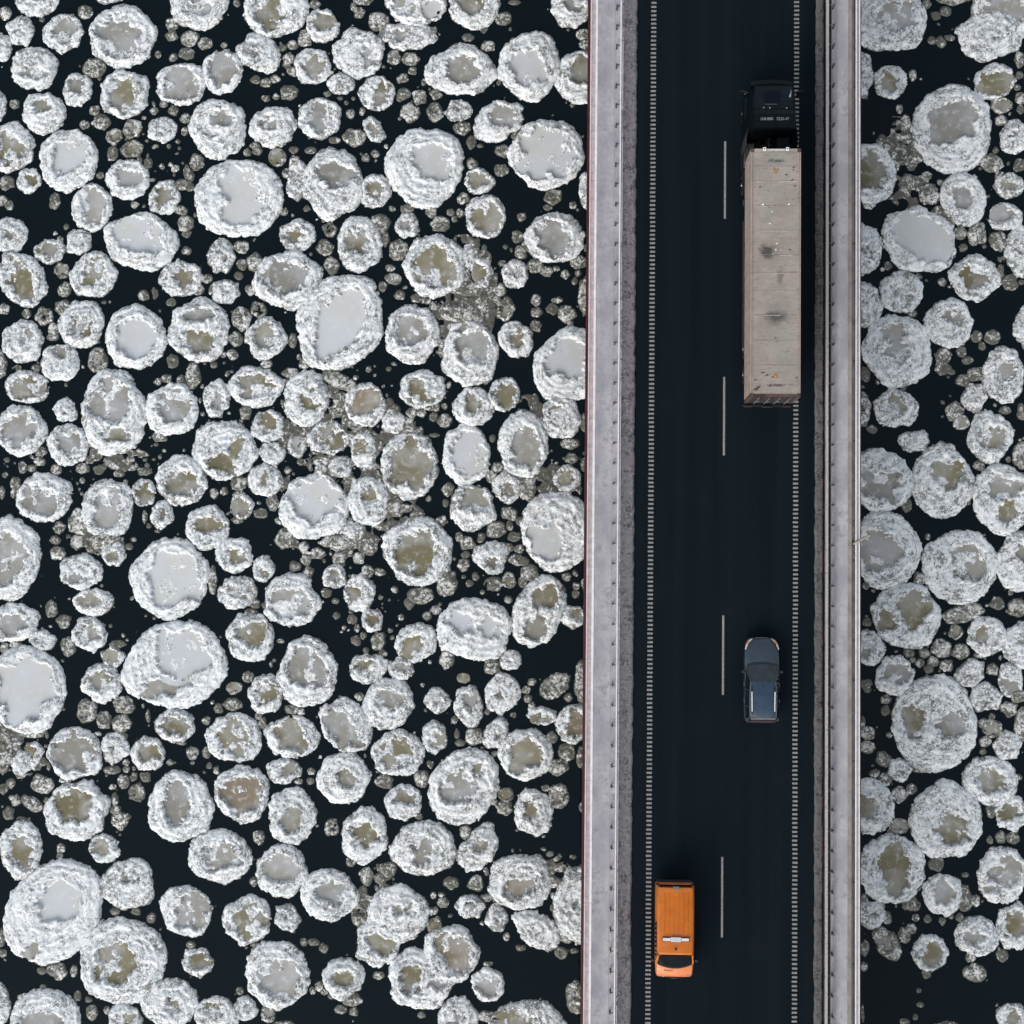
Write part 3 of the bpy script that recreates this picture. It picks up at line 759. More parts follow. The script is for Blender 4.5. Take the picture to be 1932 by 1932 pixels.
    MB().box(-.46, .46, 2.08, 2.165, .50, .66).build('grille', 'trim_black', c, bevel=.02)
    MB().box(-.30, .30, 2.15, 2.175, .56, .58).build('grille_bar', 'chrome', c)
    MB().loft([[(x * .70, 2.10 + .10 * (1 - x * x), z) for x in xs] for z in (.30, .46)]).build('front_bumper', 'paint_slate', c, smooth=True)
    for x in (-.35, .12): MB().tube((x, .80, 1.0), (x + .42, .70, 1.04), .012, n=6).build('wiper', 'trim_black', c)
    MB().tube((0, -.16, 1.44), (0, -.36, 1.60), .012, .005, 6).build('aerial', 'trim_black', c)
    MB().box(-.05, .05, .02, .10, 1.37, 1.40).build('rear_view_mirror', 'trim_black', c)
    c.scale = (1, .96, 1)
    return c
build_car()

# ------------------------------------------------------------------ orange van
def build_van():
    v = empty('orange_van', (5.04, -17.32, 0), math.pi)
    tag(v, 'orange service van with white light bar on its roof in the oncoming lane', 'van')
    xs = np.linspace(-1, 1, 13)
    Wd = .95
    st = []
    for y, wf, zb, zs, zt in ((-2.42, .95, .35, .95, 1.0), (-2.36, .985, .30, .97, 1.02), (-1.5, 1, .28, .98, 1.02), (0, 1, .28, .98, 1.02), (1.2, 1, .28, .98, 1.03), (1.62, .995, .29, .96, 1.16), (1.95, .975, .30, .88, 1.06), (2.15, .965, .32, .80, .98), (2.30, .94, .34, .72, .88), (2.40, .89, .36, .62, .76), (2.44, .83, .40, .55, .64)):
        w = Wd * wf
        st.append(mirror_ring([(w * .95, y, zb), (w * .995, y, zb + .14), (w, y, .62 if y < 2 else zb + .2), (w * .985, y, zs), (w * .93, y, zs + (zt - zs) * .55), (w * .6, y, zt - .005), (w * .3, y, zt), (0, y, zt + .008)]))
    MB().loft(st, caps=True).build('body', 'paint_orange_hood', v, smooth=True)
    # upper body with sloping sides and roof
    up = []
    for y, wb, wt, zt in ((-2.40, .93, .80, 1.86), (-2.33, .945, .835, 1.90), (-1.2, .95, .85, 1.93), (.3, .95, .85, 1.93), (.86, .945, .835, 1.90), (1.0, .94, .82, 1.875)):
        up.append(mirror_ring([(wb, y, .98), (wb * .985, y, 1.25), (wt + .045, y, zt - .19), (wt, y, zt - .07), (wt * .955, y, zt - .015), (wt * .6, y, zt + .012), (0, y, zt + .022)]))
    MB().loft(up, caps=True).build('upper_body', 'paint_orange_light', v, smooth=True)
    rp = []
    for y, z in ((-2.26, 1.905), (-1.2, 1.948), (.3, 1.948), (.90, 1.915)):
        rp.append([(x * .80, y, z + .014 * (1 - x * x) - .02 * abs(x) ** 6) for x in xs])
    MB().loft(rp).build('roof', 'paint_orange', v, smooth=True)
    for x in (-.56, -.34, -.12, .12, .34, .56):
        MB().loft([[(x + a, y, z + b) for a, b in ((-.035, .0), (-.018, .018), (.018, .018), (.035, .0))] for y, z in ((-2.12, 1.918), (-1.2, 1.955), (.0, 1.957))]).build('roof_rib', 'paint_orange', v, smooth=True)
    # windscreen, sloping to the short bonnet
    def ws(x, t):
        w = .86 * (1 - t) + .80 * t
        return (x * w, (1.60 + .22 * (1 - x * x)) * (1 - t) + (1.06 + .03 * (1 - x * x)) * t, 1.165 * (1 - t) + 1.845 * t + .012)
    MB().loft([[ws(x, t) for x in xs] for t in np.linspace(0, 1, 7)]).build('windscreen', 'glass_dark', v, smooth=True)
    MB().loft([[(p[0], p[1] + d, p[2] - .012) for p in [ws(x, 0) for x in xs]] for d in (.0, .07)]).build('cowl', 'trim_black', v)
    for s in (-1, 1):
        MB().tube((s * .895, 1.62, 1.13), (s * .815, 1.02, 1.86), .045, .04, 8).build('pillar', 'paint_orange_light', v, smooth=True)
        MB().loft([[(s * .966, .95, 1.08), (s * .960, 1.50, 1.10)], [(s * .925, .90, 1.62), (s * .925, 1.08, 1.60)]]).build('side_window', 'glass_dark', v)
        MB().loft([[(s * .972, -.55, 1.10), (s * .972, .78, 1.10)], [(s * .930, -.55, 1.64), (s * .930, .78, 1.64)]]).build('side_window', 'glass_dark', v)
        m = MB().box(s * 1.0, s * 1.14, 1.38, 1.52, 1.06, 1.30).build('mirror', 'trim_black', v, bevel=.03)
        MB().box(s * .93, s * 1.0, 1.42, 1.48, 1.12, 1.17).build('stalk', 'trim_black', m)
        h = MB().loft([[(s * x, y, z) for x, y, z in r] for r in ([(.52, 2.44, .66), (.74, 2.36, .70), (.86, 2.18, .78)], [(.50, 2.38, .78), (.70, 2.28, .86), (.84, 2.10, .90)])]).build('headlight', 'lamp_clear', v, smooth=True); h.location.z = .02
        MB().box(s * .80, s * .93, -2.46, -2.38, .95, 1.30).build('tail_light', 'lamp_red', v, bevel=.02)
        MB().box(s * .955, s * .975, -2.3, 1.5, .70, .76).build('side_trim', 'trim_black', v)
        for y in (1.42, -1.48): wheel(v, s * .80, y, .33, .22)
    MB().loft([[(x * .76, -2.405, 1.80) for x in xs], [(x * .80, -2.43, 1.25) for x in xs]]).build('rear_window', 'glass_dark', v)
    MB().box(-.72, .72, -2.44, -2.34, 1.80, 1.86).build('rear_gutter', 'light_bar_edge', v)
    b = MB().box(-.15, .15, -2.47, -2.28, 1.87, 1.92).build('brake_light', 'trim_grey', v, bevel=.015)
    MB().box(-.86, .86, -2.54, -2.40, .38, .58).build('rear_bumper', 'trim_black', v, bevel=.05)
    MB().loft([[(x * .90, 2.30 + .24 * (1 - x * x), z) for x in xs] for z in (.34, .40, .58)]).build('front_bumper', 'trim_grey', v, smooth=True)
    MB().box(-.40, .40, 2.44, 2.48, .60, .74).build('grille', 'trim_black', v, bevel=.02)
    MB().box(-.12, .12, 2.53, 2.55, .44, .54).build('number_plate', 'label_white', v)
    for x in (-.45, .05): MB().tube((x, 1.74, 1.19), (x + .5, 1.62, 1.27), .013, n=6).build('wiper', 'trim_black', v)
    MB().tube((0, .72, 1.95), (.0, .62, 2.10), .018, .006, 6).build('aerial', 'trim_black', v)
    MB().box(-.05, .05, .64, .76, 1.94, 1.96).build('aerial_foot', 'trim_black', v)
    lb = MB().box(-.655, .655, .075, .315, 1.955, 1.985).build('light_bar', 'light_bar_edge', v, bevel=.01)
    MB().box(-.25, .25, .075, .315, 1.99, 2.07).build('housing', 'light_bar_white', lb, bevel=.02)
    for s in (-1, 1): MB().box(s * .26, s * .63, .12, .27, 1.99, 2.06).build('lens', 'light_bar_lens', lb, bevel=.02)
    text_obj('Pramio', 'lettering', .15, 'sign_brown', (.30, 2.02, 1.05), math.pi, v)
    v.scale = (1, .95, 1)
    return v
build_van()

# ------------------------------------------------------------------ truck, trailer, container
CX, CY = 9.53, 14.80
CONTAINER = empty('shipping_container', (CX, CY, 1.25))
tag(CONTAINER, 'long taupe shipping container with dark smudges on its roof behind the black cab', 'container')
container_mat('container_roof', (.295, .258, .228), True)
container_mat('container_side', (.33, .275, .235), False)
def build_container():
    c = CONTAINER; L2, W2, H = 6.02, 1.20, 2.72
    # corrugated sides, doors, front wall
    for s in (-1, 1):
        m = MB(); ys = np.arange(-L2 + .16, L2 - .15, .14); rg = []
        for z in (.14, H - .12):
            rg.append([(s * (W2 - (.0 if (i // 2) % 2 else .010)), y, z) for i, y in enumerate(ys)])
        m.loft(rg); m.build('side_wall', 'container_side', c)
        MB().box(s * (W2 - .07), s * W2, -L2 + .16, L2 - .16, H - .12, H - .01).build('top_rail', 'container_side', c)
        MB().box(s * (W2 - .10), s * W2, -L2 + .16, L2 - .16, 0, .14).build('bottom_rail', 'container_side', c)
        for z0 in (.85, 1.55): MB().box(s * (W2 - .01), s * (W2 + .006), -L2 + .3, L2 - .3, z0, z0 + .05).build('side_strake', 'container_side', c)
        MB().box(s * (W2 - .125), s * (W2 - .085), -L2 + .18, L2 - .18, H - .01, H + .014).build('roof_edge', 'container_side', c)
        for e in (-1, 1):
            MB().box(s * (W2 - .15), s * W2, e * L2, e * (L2 - .15), .12, H - .12).build('corner_post', 'rail_rust' if e < 0 else 'container_side', c)
            for z in (0, H - .11): MB().box(s * (W2 - .165), s * (W2 + .004), e * (L2 + .004), e * (L2 - .18), z, z + .118).build('corner_casting', 'rail_rust' if (e > 0) else 'tank_grey', c, bevel=.012)
    MB().box(-W2 + .15, W2 - .15, L2 - .06, L2 - .01, .1, H - .05).build('front_wall', 'container_side', c)
    MB().box(-W2 + .17, W2 - .17, L2 - .14, L2 - .005, H - .06, H + .01).build('front_header', 'container_side', c)
    MB().box(-.42, .42, L2 - .10, L2 - .02, H + .011, H + .018).build('header_strip', 'seam_frost', c)
    MB().box(-W2 + .17, W2 - .17, -L2 + .14, -L2 + .005, H - .06, H + .006).build('rear_header', 'rail_rust', c)
    for s in (-1, 1):
        d = MB().box(s * .01, s * 1.04, -L2 - .01, -L2 + .04, .14, H - .14).build('door', 'tank_grey', c)
        for x in (.25, .75):
            MB().tube((s * x, -L2 - .04, .1), (s * x, -L2 - .04, H - .1), .02, n=8).build('lock_rod', 'galvanised', d)
            MB().box(s * x - .04, s * x + .16, -L2 - .065, -L2 - .045, 1.0, 1.04).build('lock_handle', 'galvanised', d)
    bounds = [-5.86, -5.43, -4.46, -3.27, -2.05, -.86, .0, .86, 2.05, 3.25, 4.45, 5.18, 5.86]
    rnd = random.Random(8)
    for a, b in zip(bounds, bounds[1:]):
        nx, ny = 8, 6; z = H + rnd.uniform(-.004, .004)
        top = [[(x, y, z + .006 * math.sin(3 * x + y) + rnd.uniform(-.003, .003)) for x in np.linspace(-W2 + .14, W2 - .09, nx)] for y in np.linspace(a + .014, b - .014, ny)]
        m = MB().loft(top)
        m.loft([[(p[0], p[1], z - .04) for p in top[0]], top[0]]).loft([top[-1], [(p[0], p[1], z - .04) for p in top[-1]]])
        m.build('roof_panel', 'container_roof', c)
    m = MB().box(-W2 + .12, W2 - .08, -5.9, 5.9, H - .06, H - .014).build('roof_frame', 'container_side', c)
    # thin rims of leftover ice along some seams, lashing eyes, stickers and numbers
    for y, x0, x1 in ((4.43, -.95, -.55), (4.43, .15, .98), (3.23, -.95, -.45), (2.03, -.65, .55), (2.03, .8, 1.0), (.84, .2, .75), (-.02, -.1, .35), (-.88, 0, .4), (-2.07, -.55, .25)):
        MB().box(x0, x1, y - .026, y - .008, H + .003, H + .012).build('seam_ice', 'seam_frost', c)
    for x, y, r in ((-.62, 3.30, .06), (.62, 3.31, .05), (-.18, 2.95, .035), (-.28, 2.38, .05), (.05, 1.4, .045), (0, 1.1, .045), (.25, 1.08, .03), (-.15, .9, .025)):
        MB().prism([(x + r * (1 + .3 * math.sin(5 * t)) * math.cos(t), y + r * .7 * math.sin(t)) for t in np.linspace(0, 2 * math.pi, 9)[:-1]], H, H + .014).build('ice_fleck', 'label_white', c)
    for x, y, r in ((.50, 4.75, .06), (.80, 4.5, .06), (.85, 5.1, .06), (.83, 4.98, .045), (-.28, 1.15, .06), (.68, 1.1, .05), (-.60, -4.85, .07), (-.40, -4.97, .07), (-.10, -5.05, .07), (1.02, -5.1, .05), (0, -3.17, .05), (.9, 4.2, .06), (-.95, -5.2, .05), (-.75, 4.15, .06), (-.92, -5.65, .1), (-.8, -5.55, .08)):
        MB().prism([(x + r * 1.3 * (1 + .3 * math.sin(3 * t + x * 9)) * math.cos(t), y + r * .6 * math.sin(t + .4)) for t in np.linspace(0, 2 * math.pi, 8)[:-1]], H, H + .011).build('scuff', 'dark_letter', c)
    for x in (-.55, .55):
        o = MB().box(x - .07, x + .07, L2 - .10, L2 + .06, H - .02, H + .05).build('lashing_eye', 'label_white', c, bevel=.015)
        MB().box(x - .025, x + .025, L2 - .045, L2 + .005, H + .051, H + .056).build('hole', 'frame_black', o)
    for (y, s, t1) in ((4.92, -1, '1 0940 263'), (-4.98, 1, '108 94090 7')):
        tri = [(-.125, -.10), (.125, -.10), (0, .12)]
        g = MB().prism([(a, b * s + y) for a, b in tri], H, H + .016).build('warning_sticker', 'sign_brown', c)
        MB().prism([(a * .72, (b - .006) * .70 * s + y) for a, b in tri], H + .016, H + .021).build('sticker_face', 'sign_yellow', g)
        MB().prism([(a, b * s * .8 + y) for a, b in ((.012, .055), (-.03, -.012), (-.004, -.012), (-.02, -.06), (.03, .002), (.005, .002))], H + .021, H + .025).build('lightning_bolt', 'sign_brown', g)
        o = text_obj(t1, 'serial_number', .17, 'dark_letter', (.02, y + .50 * (1 if s < 0 else -1) * 1.0, H + .018), 0 if s > 0 else math.pi, c); o['kind'] = 'stuff'
    return c
build_container()

def build_truck():
    # trailer under the box
    t = empty('semi_trailer', (CX, CY, 0)); tag(t, 'dark skeletal semi trailer carrying the taupe container', 'trailer')
    for s in (-1, 1): MB().box(s * .38, s * .52, -5.9, 5.6, .92, 1.24).build('chassis_beam', 'frame_black', t)
    for y in (-5.7, -3, 0, 3, 5.3): MB().box(-1.15, 1.15, y - .08, y + .08, 1.06, 1.245).build('cross_member', 'frame_black', t)
    for y in (-1.9, -3.2, -4.5):
        for s in (-1, 1): wheel(t, s * 1.02, y, .5, .36)
        MB().tube((-1, y, .5), (1, y, .5), .07).build('axle', 'frame_black', t)
    MB().box(-1.2, 1.2, -6.12, -6.02, .42, .58).build('rear_bumper', 'frame_black', t)
    for s in (-1, 1):
        MB().box(s * .75, s * 1.15, -6.16, -6.10, .62, .76).build('tail_light', 'lamp_red', t)
        MB().box(s * 1.20, s * 1.24, -3.2, 3.2, .55, .95).build('side_guard', 'tank_grey', t)
        MB().box(s * 1.20, s * 1.27, 3.9, 4.2, 1.0, 1.12).build('marker_light', 'tank_grey', t, bevel=.02)
        MB().box(s * .42, s * .54, 2.9, 3.05, .2, .92).build('landing_leg', 'frame_black', t)
    MB().box(-.25, .25, -6.165, -6.13, .62, .74).build('number_plate', 'tank_grey', t)

    k = empty('truck', (9.45, 23.0, 0)); tag(k, 'black tractor truck cab with white letters on its roof deflector', 'truck')
    for s in (-1, 1): MB().box(s * .36, s * .46, -4.2, 1.2, .68, .98).build('chassis_beam', 'frame_black', k)
    # cab shell: rounded front corners, tapering to the roof
    def ring(z, wf, wr, yf, yr, cr):
        return [(-wr, yr, z), (-wf, yf - cr * 1.7, z), (-wf + cr * .35, yf - cr * .7, z), (-wf + cr, yf - .06, z), (0, yf, z), (wf - cr, yf - .06, z), (wf - cr * .35, yf - cr * .7, z), (wf, yf - cr * 1.7, z), (wr, yr, z)]
    rings = [ring(.45, 1.20, 1.22, 1.42, -.95, .22), ring(1.2, 1.225, 1.23, 1.46, -.95, .24), ring(1.9, 1.21, 1.22, 1.43, -.95, .26), ring(2.85, 1.13, 1.20, 1.24, -.95, .26), ring(3.35, 1.04, 1.14, 1.14, -.97, .26), ring(3.62, .98, 1.08, 1.04, -.97, .26)]
    MB().loft(rings, closed=True, caps=True).build('cab', 'paint_black', k, smooth=True, bevel=0)
    MB().loft([[(x * 1.05, 1.39 + .07 * (1 - x * x), 1.95) for x in np.linspace(-1, 1, 9)], [(x * .99, 1.22 + .06 * (1 - x * x), 2.80) for x in np.linspace(-1, 1, 9)]]).build('windscreen', 'glass_dark', k, smooth=True)
    MB().loft([[(x * 1.02, 1.30 + .10 * (1 - x * x) + d, z) for x in np.linspace(-1, 1, 9)] for d, z in ((-.05, 2.88), (.16, 2.80), (.16, 2.77))]).build('sun_visor', 'cab_panel', k, smooth=True)
    MB().loft([[(x * .42, 1.44 + .03 * (1 - x * x), 2.825) for x in np.linspace(-1, 1, 7)], [(x * .42, 1.49 + .03 * (1 - x * x), 2.81) for x in np.linspace(-1, 1, 7)]]).build('visor_strip', 'chrome', k)
    # roof panel with hatch, lights and the rear deflector
    MB().box(-.92, .93, -.90, .98, 3.60, 3.645).build('roof_panel', 'cab_panel', k, bevel=.03)
    h = MB().box(-.40, .28, .10, .68, 3.64, 3.70).build('roof_hatch', 'glass_blue', k, bevel=.03)
    MB().box(-.42, .16, .055, .095, 3.65, 3.71).build('hatch_lip', 'fairing_grey', h)
    MB().box(-.43, -.405, .10, .60, 3.65, 3.69).build('hatch_lip', 'cab_panel', h)
    for x, y, r in ((-.48, -.10, .045), (-.19, -.11, .055), (.62, -.12, .05)):
        MB().tube((x, y, 3.64), (x, y, 3.73), r, r * .7, 12).build('marker_light', 'chrome', k, smooth=True)
    MB().prism([(.72, .44), (.82, .40), (.84, .60), (.83, .82), (.80, .62)], 3.65, 3.72).build('horn', 'chrome', k)
    df = [[(-1.0, -.18, 3.66), (-.93, -.18, 3.70), (.95, -.18, 3.70), (1.0, -.18, 3.66)], [(-1.03, -.45, 3.66), (-.96, -.45, 3.88), (.97, -.45, 3.88), (1.03, -.45, 3.66)], [(-1.05, -1.12, 3.66), (-.98, -1.12, 3.99), (.99, -1.12, 3.99), (1.05, -1.12, 3.66)]]
    d = MB().loft(df, closed=True, caps=True).build('roof_deflector', 'paint_black', k, bevel=.03)
    text_obj('UAB 8800', 'lettering', .20, 'white_letter', (-.36, -.72, 3.945), 0, k, .72)
    text_obj('7233-47', 'lettering', .20, 'white_letter', (.40, -.72, 3.945), 0, k, .92)
    for s in (-1, 1):
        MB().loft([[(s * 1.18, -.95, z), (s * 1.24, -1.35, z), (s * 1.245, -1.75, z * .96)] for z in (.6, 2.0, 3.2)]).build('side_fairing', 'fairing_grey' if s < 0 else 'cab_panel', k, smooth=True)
        MB().loft([[(s * 1.235, .95, 1.75), (s * 1.235, -.25, 1.75)], [(s * 1.16, .80, 2.72), (s * 1.19, -.25, 2.75)]]).build('side_window', 'glass_dark', k)
        m = MB().box(s * 1.32, s * 1.56, .98, 1.10, 1.85, 2.75).build('mirror', 'cab_panel', k, bevel=.03)
        MB().tube((s * 1.12, .92, 2.78), (s * 1.45, 1.02, 2.78), .03).build('mirror_arm', 'frame_black', m)
        MB().box(s * 1.05, s * 1.25, -2.4, -1.2, .38, .95).build('skirt', 'cab_panel', k, bevel=.03)
        wheel(k, s * 1.05, .55, .5, .32); wheel(k, s * .95, -3.1, .5, .55)
        MB().box(s * .72, s * 1.24, -3.75, -2.45, 1.02, 1.08).build('mudguard', 'rubber', k, bevel=.02)
        MB().tube((s * .96, -2.35, .72), (s * .96, -1.25, .72), .30, n=18).build('fuel_tank', 'tank_grey', k, smooth=True)
        MB().tube((s * 1.0, -1.0, 3.60), (s * 1.0, -1.0, 3.70), .03).build('clearance_light', 'chrome', k)
    MB().box(-1.18, -.66, -2.25, -1.18, 1.05, 1.30).build('tool_box', 'tank_grey', k, bevel=.05)
    MB().box(.30, .92, -2.25, -1.22, 1.4, 2.55).build('cooling_unit', 'cab_panel', k, bevel=.05)
    MB().tube((-.62, -1.15, .6), (-.62, -1.15, 1.1), .07, n=12).build('exhaust_stack', 'frame_black', k, smooth=True)
    MB().box(-.52, .52, -2.3, -1.2, .98, 1.02).build('catwalk', 'frame_black', k)
    MB().tube((-.55, -3.1, 1.05), (.55, -3.1, 1.05), .09).build('fifth_wheel', 'frame_black', k)
    for i, x in enumerate((-.12, .0, .12)):
        pts = [(x + .05 * math.sin(6 * t), -1.1 - 1.15 * t, 1.9 - .9 * math.sin(math.pi * t) * .8) for t in np.linspace(0, 1, 12)]
        m = MB()
        for a, b in zip(pts, pts[1:]): m.tube(a, b, .022, n=6)
        m.build('air_hose', ('lamp_red', 'trim_grey', 'paint_slate')[i], k)
    MB().loft([[(x * 1.12, 1.50 + .08 * (1 - x * x), z) for x in np.linspace(-1, 1, 9)] for z in (.35, .6, .85)]).build('front_bumper', 'cab_panel', k, smooth=True)
    for s in (-1, 1): MB().box(s * .75, s * 1.08, 1.46, 1.53, .62, .80).build('headlight', 'lamp_clear', k, bevel=.02)
build_truck()

